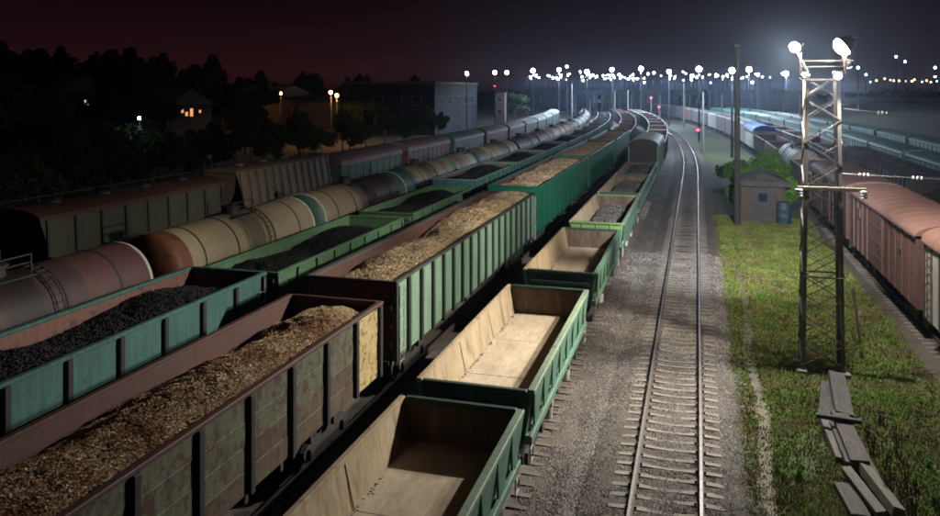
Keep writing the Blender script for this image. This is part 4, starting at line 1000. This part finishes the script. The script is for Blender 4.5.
for px, py, h in ((885, 470, .8), (898, 455, .9), (905, 500, 1.0), (890, 500, .8), (874, 455, .6), (912, 515, .9), (868, 440, .5), (880, 425, .5)):
    dry_weed(px, py, h, 9, 'dry brown weed standing beside the plank pile')
for px, py, h in ((915, 490, .35), (928, 470, .3), (800, 480, .25), (935, 505, .3), (770, 330, .3), (790, 310, .35), (760, 300, .3), (880, 380, .3), (800, 345, .35), (862, 360, .5)):
    dry_weed(px, py, h, 12, 'low leafy green weed in the grass of the verge', 'leaf')

# bush and trees
def leaves(g, c, rad, n, size):
    for _ in range(n):
        d = Vector((rnd.gauss(0, 1), rnd.gauss(0, 1), rnd.gauss(0, 1))).normalized() * rnd.random() ** .45
        p = Vector(c) + Vector((d.x * rad[0], d.y * rad[1], d.z * rad[2])); u = Vector((rnd.uniform(-1, 1), rnd.uniform(-1, 1), rnd.uniform(-1, 1))).normalized(); v = u.orthogonal().normalized()
        s = size * rnd.uniform(.6, 1.4); g.add([p - u * s, p + v * s * .55, p + u * s, p - v * s * .55], [(0, 1, 2, 3)])
def bush(lab, x, y, h, w, n, mat='leaf', group=None, size=.13):
    root = thing('bush', lab, 'bush', (x, y, GZ), 0, group); g = G()
    for k in range(6): a = k * 1.05; g.tube([(0, 0, -.1), (math.cos(a) * w * .3, math.sin(a) * w * .3, h * .45), (math.cos(a) * w * .55, math.sin(a) * w * .55, h * .8)], [.05, .035, .012], 5)
    obj('stems', g, 'bark', root); lf = G()
    for k in range(9):
        a = rnd.uniform(0, 6.28); rr = rnd.uniform(0, .7) * w; leaves(lf, (math.cos(a) * rr, math.sin(a) * rr, h * rnd.uniform(.3, .85)), (w * .42, w * .42, h * .22), n // 9, size)
    obj('foliage', lf, mat, root); return root
bush('tall bright green bush behind the hut roof', 5.3, 71.0, 4.6, 2.6, 5200, size=.13)
bush('broad green bush on the track side of the hut', 3.3, 66.5, 3.6, 1.7, 3200, size=.12)
bush('small green bush between the hut and the barrel', 6.6, 63.5, 3.2, .9, 1300, size=.14)
bush('bushy green shrub along the verge beyond the hut', 3.6, 86, 2.6, 2.4, 2200, size=.2)
def tree(lab, h, w, n, mat='darkleaf', seed=0, group=None, size=.42):
    root = thing('tree', lab, 'tree', (0, 0, GZ), 0, group); g = G(); lf = G()
    g.tube([(0, 0, -.2), (.1, 0, h * .3), (-.1, .15, h * .62), (0, 0, h * .9)], [.28, .22, .13, .03], 8)
    for k in range(9):
        a = k * 2.4; z = h * rnd.uniform(.28, .7); l = w * rnd.uniform(.5, .9); e_ = (math.cos(a) * l, math.sin(a) * l, z + h * .18)
        g.tube([(0, 0, z), (e_[0] * .5, e_[1] * .5, z + h * .12), e_], [.10, .07, .02], 5)
        leaves(lf, e_, (w * .42, w * .42, h * .14), n // 14, size)
    for k in range(5): leaves(lf, (rnd.uniform(-.3, .3) * w, rnd.uniform(-.3, .3) * w, h * (.6 + .085 * k)), (w * (.55 - .07 * k), w * (.55 - .07 * k), h * .11), n // 14, size)
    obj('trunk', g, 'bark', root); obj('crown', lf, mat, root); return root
protos = [tree('x', 12.5, 4.2, 3000), tree('x', 14.5, 3.4, 3000), tree('x', 11, 5.0, 3000)]; used = set()
def put_tree(k, x, y, sc, lab, group):
    o = protos[k] if k not in used else copy_tree(protos[k]); used.add(k)
    o.location = (x, y, GZ); o.rotation_euler = (0, 0, rnd.uniform(0, 6.28)); o.scale = (sc, sc, sc); tag(o, lab, None, group)
TREES = [(12, -62, 2, 1.0), (28, -75, 1, .98), (20, -84, 0, .85), (102, -70, 0, .82), (125, -78, 1, 1.06), (138, -66, 2, .85), (168, -104, 2, 1.05), (222, -80, 0, .9), (245, -66, 0, .70), (256, -92, 2, .95), (305, -110, 1, 1.0),
         (357, -84, 0, .95), (362, -66, 2, .75), (425, -80, 1, .75), (434, -70, 0, .85), (445, -86, 2, .9), (300, -58, 0, .5), (350, -55, 2, .5), (385, -55, 0, .5), (412, -56, 2, .5), (265, -58, 2, .5), (60, -58, 0, .6), (110, -56, 2, .62), (150, -54, 0, .55)]
for q, px in enumerate(range(-12, 460, 17)):
    if 385 < px < 408: continue
    X = -128 - 9 * (q % 3); TREES.append((px + rnd.uniform(-4, 4), X, q % 3, (1.30 if px < 210 else 1.08) * rnd.uniform(.86, 1.06)))
for q, px in enumerate(range(-6, 452, 15)): TREES.append((px + rnd.uniform(-5, 5), -47 - 3 * (q % 3), (q * 2) % 3, rnd.uniform(.36, .52)))
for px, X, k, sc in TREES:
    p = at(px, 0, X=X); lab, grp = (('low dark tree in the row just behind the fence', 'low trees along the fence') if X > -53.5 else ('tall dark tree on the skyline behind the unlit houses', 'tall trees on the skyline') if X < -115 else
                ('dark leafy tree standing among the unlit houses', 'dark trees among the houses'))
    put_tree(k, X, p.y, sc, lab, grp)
t = tree('small green tree lit by lamps beside the pale pillar', 8.5, 3.6, 1500, 'darkleaf'); p = at_y(515, 118, 215); t.location = (p.x, p.y, GZ)

# ------------------------------------------------------------------ fence, houses, warehouse
for (Xf, y0, y1, lab) in ((-41.5, 40, 118, 'pale concrete panel fence along the outer left tracks'),):
    fr = thing('fence', lab, 'fence', (Xf, y0, GZ)); n = int((y1 - y0) / 3.0); pm = cm = None
    for i in range(n + 1):
        o = obj('post', pm or G().cbox(-.09, .09, -.09, .09, -.1, 2.0, .015), 'fence', fr, (0, i * 3.0, 0)); pm = o.data
        if i < n:
            g = G()
            if cm is None:
                for (z0, z1) in ((.15, .35), (1.55, 1.75)): g.box(-.04, .04, .1, 2.9, z0, z1)
                for yy in (.1, 2.75): g.box(-.04, .04, yy, yy + .15, .351, 1.549)
                g.box(-.015, .015, .251, 2.749, .351, 1.549, 1)
            o = obj('panel', cm or g, ['fence', 'brickdark'], fr, (0, i * 3.0, 0)); cm = o.data
def house(lab, x, y, w, d, h, rh, wins, rz=0, wallm='housewall', roofm='houseroof', flat=False, cat='house', name='house'):
    root = thing(name, lab, cat, (x, y, GZ), rz)
    obj('wall', G().box(-w / 2, w / 2, -d / 2, d / 2, -.1, h), wallm, root)
    if flat: obj('roof', G().cbox(-w / 2 - .2, w / 2 + .2, -d / 2 - .2, d / 2 + .2, h + .002, h + rh, .03), roofm, root)
    else: obj('roof', G().prism([(-d / 2 - .4, h), (d / 2 + .4, h), (0, h + rh)], -w / 2 - .3, w / 2 + .3, 'x'), roofm, root)
    for (side, a, z, ww, hh_, m) in wins:       # side 's' faces the camera, 'e' faces the tracks
        if side == 's':
            f = obj('window', G().box(a - ww / 2 - .08, a + ww / 2 + .08, -d / 2 - .06, -d / 2 - .002, z - .08, z + hh_ + .08), 'fence', root)
            obj('pane', G().box(a - ww / 2, a + ww / 2, -d / 2 - .075, -d / 2 - .062, z, z + hh_), m, f)
        else:
            f = obj('window', G().box(w / 2 + .002, w / 2 + .06, a - ww / 2 - .08, a + ww / 2 + .08, z - .08, z + hh_ + .08), 'fence', root)
            obj('pane', G().box(w / 2 + .062, w / 2 + .075, a - ww / 2, a + ww / 2, z, z + hh_), m, f)
    return root
p = at(60, 0, X=-92)
house('dark two-storey house with one bright tall window', -92, p.y, 9, 14, 9.5, 2.5, [('e', -1.5, 6.6, .8, 1.7, 'glass'), ('e', 0.3, 6.6, .8, 1.7, 'window_lit'), ('e', -1.5, 2.5, .8, 1.7, 'window_cool'), ('e', 3, 6.6, .8, 1.7, 'glass')])
p = at(190, 0, X=-74)
house('dark house glowing with warm window light', -78, p.y, 8, 11, 7.6, 2.4, [('e', -1.9, 6.4, .5, .5, 'window_warm'), ('e', -.9, 5.9, .6, .6, 'window_warm'), ('e', .3, 5.8, .7, 1.2, 'window_warm'), ('e', 2.4, 6.3, .5, .4, 'window_warm')])
p = at(272, 0, X=-104)
house('long low house with a pale roof under the sodium lamp', -104, p.y, 12, 24, 8.0, 2.8, [('e', -6, 4, 1.2, 1.6, 'glass'), ('e', 0, 4, 1.2, 1.6, 'glass'), ('e', 6, 4, 1.2, 1.6, 'glass')], roofm='fence')
p = at(330, 0, X=-92)
house('house wall lit orange by a pair of sodium lamps', -92, p.y + 2, 12, 16, 6.6, 2.6, [('e', -3, 3.4, 1.2, 1.5, 'glass'), ('e', 3, 3.4, 1.2, 1.5, 'glass')])
p = at(394, 0, X=-80)
house('low building with a warmly lit pale canopy roof', -80, p.y, 10, 9, 7.6, 2.2, [('e', 0, 4.5, 3, 2.2, 'window_warm')], roofm='offwhite')
p = at(462, 130, z=0)
house('grey-blue warehouse block beside the outer left tracks', -66, 178, 22, 34, 11.0, .6, [('e', -12 + 6 * i, 6.5, 2.4, 1.8, 'glass') for i in range(5)] + [('s', -7 + 4.6 * i, 6.5, 2.2, 1.8, 'glass') for i in range(4)], wallm='wallgrey', roofm='houseroof', flat=True, cat='warehouse', name='warehouse')
p = at_y(501, 122, 200)
house('narrow pale lit pillar building beside the small green tree', p.x, 200, 2.6, 2.6, 8.6, .4, [('s', 0, 6.6, 1.2, 1.0, 'glass'), ('s', 0, 3.5, 1.2, 1.0, 'glass')], wallm='plaster', flat=True, cat='building', name='pillar_building')
p = at_y(905, 100, 330)
house('low long building with bluish lit windows far behind the field', p.x, 330, 52, 14, 6.0, .6, [('s', -22 + 6.2 * i, 2.6, 4.0, 1.6, 'window_cool') for i in range(8)], flat=True, cat='building', name='far_building')
for i, (px, yy, w_, h_, lab) in enumerate(((640, 430, 40, 8, 'broad dark depot building behind the mast row'), (560, 400, 34, 9, 'depot building behind the white tank wagons'), (760, 380, 44, 9, 'depot building beyond the blue-roofed wagon'))):
    p = at_y(px, 100, yy)
    house(lab, p.x, yy, w_, 14, h_, .6, [('s', -w_ / 2 + 4 + 5 * k, 3.5, 2.6, 2.0, 'glass') for k in range(int(w_ / 5))], wallm='wallgrey', flat=True, cat='building', name='depot_building')
# footbridge over the far end
p0, p1 = at_y(575, 89, 330), at_y(690, 89, 330)
fb = thing('footbridge', 'dark footbridge spanning the tracks at the far end of the yard', 'footbridge', (p0.x, 330, GZ)); Lb = p1.x - p0.x
obj('deck', G().box(-4, Lb + 4, -1.5, 1.5, 7.6, 8.3), 'dark_iron', fb); obj('parapet', G().box(-4, Lb + 4, -1.5, -1.4, 8.302, 9.5), 'dark_iron', fb); obj('parapet', G().box(-4, Lb + 4, 1.4, 1.5, 8.302, 9.5), 'dark_iron', fb)
for i in range(5): obj('pier', G().cbox(i * Lb / 4 - .5, i * Lb / 4 + .5, -.7, .7, -.1, 7.598, .03), 'concrete', fb)
# dark wooded rise and field on the right
g = G(); hx = [(28.5 + 6 * i) for i in range(40)]; hy = [40 + 12 * j for j in range(36)]
for y in hy:
    for x in hx:
        u = min(1, max(0, (x - 29) / 30)); g.v.append((x, y, GZ - .06 + u * u * (3 - 2 * u) * (4.2 + 2.0 * mnoise.noise((x * .02, y * .02, 4))) * min(1, (y - 40) / 60)))
nx = len(hx); g.f = [(j * nx + i, j * nx + i + 1, (j + 1) * nx + i + 1, (j + 1) * nx + i) for j in range(len(hy) - 1) for i in range(nx - 1)]; g.m = [0] * len(g.f); g.smooth = True
tag(obj('terrain', g, 'soil'), kind='structure')
g = G()
for _ in range(9000):
    x = rnd.uniform(-330, 420); y = rnd.uniform(470, 560) ; hgt = 7 + 3.5 * mnoise.noise((x * .03, 1, 1)); leaves(g, (x, y, rnd.uniform(0, hgt)), (2, 2, 1.5), 3, 1.5)
tag(obj('far_wood', g, 'darkleaf'), 'dark belt of trees along the horizon behind the lamps', 'wood', kind='stuff')

# ------------------------------------------------------------------ yard lamps
def yard_mast(px, py, Y, big, lens='lens_far', energy=0, lab='floodlight mast with glaring white lamps at the far end of the yard', grp='floodlight masts of the far yard', colr=(.66, .80, 1.0), r=None, pole='black_iron'):
    p = at_y(px, py, Y); root = thing('lamp_mast', lab, 'lamp mast', (p.x, Y, GZ), 0, grp); H = p.z - GZ
    g = G(); g.lathe([(.22, -.1), (.20, .2), (.10, H - .2), (.05, H)], 8, 'z'); obj('pole', g, pole, root)
    r0 = r or (.72 if big else .40)
    offs = [(0, 0, 1)] if not big else [(0, .25, 1.45)]
    g = G(); g.bar((-1.0 if big else -.2, 0, H - .1), (1.0 if big else .2, 0, H - .1), .1); obj('lamp_bar', g, 'dark_iron', root)
    for dx, dz, k_ in offs:
        r = r0 * k_; g = G(); g.lathe([(.05, r), (r * .62, r * .78), (r * .95, r * .3), (r * .95, -r * .3), (r * .62, -r * .78), (.05, -r)], 12, 'z', (dx, -.1, H + dz + .1))
        obj('lamp', g, lens, root)
    if energy:
        ld = bpy.data.lights.new('mast_lamp', 'SPOT'); ld.spot_size = R(176); ld.spot_blend = .12; ld.energy = energy; ld.color = colr; ld.shadow_soft_size = .5
        lo = bpy.data.objects.new('mast_lamp', ld); col.objects.link(lo); lo.parent = root; lo.location = (0, 0, H - .55)
        g = G(); g.lathe([(.27, H - 1.1), (.27, H - 1.04)], 10, 'z'); obj('pole_shade_plate', g, 'dark_iron', root)  # added plate, keeps the lamp's light off its own pole
    return root
BIG = [(533, 72, 190), (559, 71, 215), (587, 73, 245), (612, 71, 205), (641, 70, 230), (669, 73, 215), (699, 71, 155), (732, 73, 120), (749, 71, 200), (786, 75, 235)]
for px, py, Y in BIG: yard_mast(px, py, Y, True, energy=(16000 if Y < 160 else 29000 if px > 540 else 9000) * rnd.uniform(.8, 1.2), r=rnd.uniform(.34, .5) * min(1, Y / 190))
SMALL = [(467, 74, 180), (495, 73, 170), (507, 73, 175), (539, 78, 300), (530, 77, 320), (567, 67, 260), (568, 76, 290), (553, 78, 330), (590, 78, 340), (582, 77, 310), (603, 76, 290), (606, 79, 360), (619, 75, 280), (625, 78, 350), (633, 75, 300), (637, 79, 360), (648, 74, 290),
         (661, 76, 320), (675, 77, 330), (686, 74, 260), (691, 77, 300), (709, 75, 270), (716, 75, 250), (723, 77, 300), (758, 75, 240), (783, 74, 230)]
while len(SMALL) < 96: SMALL.append((rnd.uniform(528, 775), rnd.gauss(77.5, 2.2), rnd.uniform(280, 400)))
for q, (px, py, Y) in enumerate(SMALL): yard_mast(px, py, Y, False, ('lens_far', 'lens_cool', 'lens_far', 'lens_dim')[q % 4] if q > 8 else 'lens_far', r=rnd.uniform(.18, .46) if q > 2 else .42, lab='single white yard lamp on a thin pole among the far masts', grp='single yard lamps at the far end')
for px, py, Y in ((858, 68, 260), (866, 75, 320), (896, 57, 300), (905, 62, 320), (935, 68, 280), (935, 77, 330)):
    yard_mast(px, py, Y, False, 'lens_blue', lab='bluish lamp on a tall pole beyond the dark field', grp='bluish lamps beyond the field', r=.42)
for i in range(13):
    px = 872 + i * 5.5 + rnd.uniform(-2, 2); yard_mast(px, rnd.uniform(79, 83), 400, False, 'lens_orange' if i % 3 else 'lens_blue', lab='tiny street lamp of the town beyond the dark field', grp='street lamps of the far town', r=.30)
for px, py, X, lab in ((281, 94, -92, 'orange sodium street lamp beside the long low house'), (331, 93, -64, 'orange sodium street lamp in front of the orange-lit wall, taller of the pair'), (337, 96, -63, 'orange sodium street lamp in front of the orange-lit wall, lower of the pair'), (402, 91, -68, 'orange lamp beside the lit canopy roof')):
    p = at(px, 0, X=X); yard_mast(px, py, p.y, False, 'lens_orange', energy=2600, lab=lab, grp='sodium street lamps behind the trees', colr=(1, .42, .12), r=.34)
p = at(140, 0, X=-52); yard_mast(140, 119, p.y, False, 'lens_far', energy=120, lab='lone white lamp among the dark trees behind the fence', grp='lone lamps by the fence', r=.13)
p = at(210, 0, X=-38); yard_mast(210, 158, p.y, False, 'fence', lab='unlit lamp post beside the tan hopper wagon', grp='lone lamps by the fence', r=.2)
# unlit poles, portals and signals in the far yard
for px, py, Y, lab in ((703, 92, 128, 'pale lit concrete pole beside the bend of the track'), (684, 82, 210, 'thin far pole beyond the bend'), (628, 90, 240, 'far pole behind the emerald wagons'), (615, 90, 260, 'far pole beside the depot'), (572, 84, 250, 'tall pale pole behind the white tank wagons')):
    p = at_y(px, py, Y); g = G(); g.lathe([(.24, 0), (.22, .2), (.14, p.z - GZ)], 10, 'z'); tag(obj('pole', g, 'concrete', None, (p.x, Y, GZ)), lab, 'pole')
for px, py, Y, lab in ((651, 98, 225, 'signal post with red light between the far tracks'), (659, 107, 215, 'signal post with bright red light at the bend'), (698, 130, 150, 'dwarf signal with red light beside the bend'), (495, 86, 205, 'signal post with red light above the pale pillar')):
    p = at_y(px, py, Y); root = thing('railway_signal', lab, 'signal', (p.x, Y, GZ)); H = p.z - GZ
    g = G(); g.lathe([(.09, 0), (.07, H - .4)], 8, 'z'); obj('post', g, 'concrete', root)
    obj('head', G().cbox(-.28, .28, -.1, .15, H - .5, H + .5, .03), 'black_iron', root); g = G(); g.lathe([(.24, -.12), (.20, -.17), (.02, -.19)], 14, 'y', (0, 0, H)); obj('lens', g, 'lens_red', root)
for (px0, px1, py, Y, lab) in ((722, 800, 96, 175, 'steel wire portal over the tracks beside the blue-roofed wagon'), (590, 660, 100, 270, 'steel wire portal over the tracks at the bend')):
    a, b_ = at_y(px0, py, Y), at_y(px1, py, Y); root = thing('wire_portal', lab, 'portal', (a.x, Y, GZ)); H = a.z - GZ; Lp = b_.x - a.x
    for x in (0, Lp): g = G(); g.lathe([(.2, 0), (.14, H + .5)], 8, 'z', (x, 0, 0)); obj('post', g, 'concrete', root)
    g = G()
    for dz in (0, -.6): g.bar((0, 0, H + dz), (Lp, 0, H + dz), .1)
    n = int(Lp / 1.2)
    for i in range(n): g.bar((Lp * i / n, 0, H - .6 * (i % 2)), (Lp * (i + 1) / n, 0, H - .6 * ((i + 1) % 2)), .06)
    obj('beam', g, 'mast', root)

# ------------------------------------------------------------------ haze
g = G().box(-2650, 2650, -450, 3050, GZ - 1.1, 27.5)
hm = bpy.data.materials.new('haze'); hm.use_nodes = True; nt = hm.node_tree; nt.nodes.clear()
o_ = new(nt, 'ShaderNodeOutputMaterial'); pv = new(nt, 'ShaderNodeVolumePrincipled')
pv.inputs['Color'].default_value = (.50, .68, 1.0, 1); pv.inputs['Density'].default_value = HAZE_DENSITY; pv.inputs['Anisotropy'].default_value = .86
nt.links.new(pv.outputs[0], o_.inputs['Volume'])
tag(obj('haze', g, hm), 'thin bluish night haze over the whole yard', 'haze', kind='stuff')
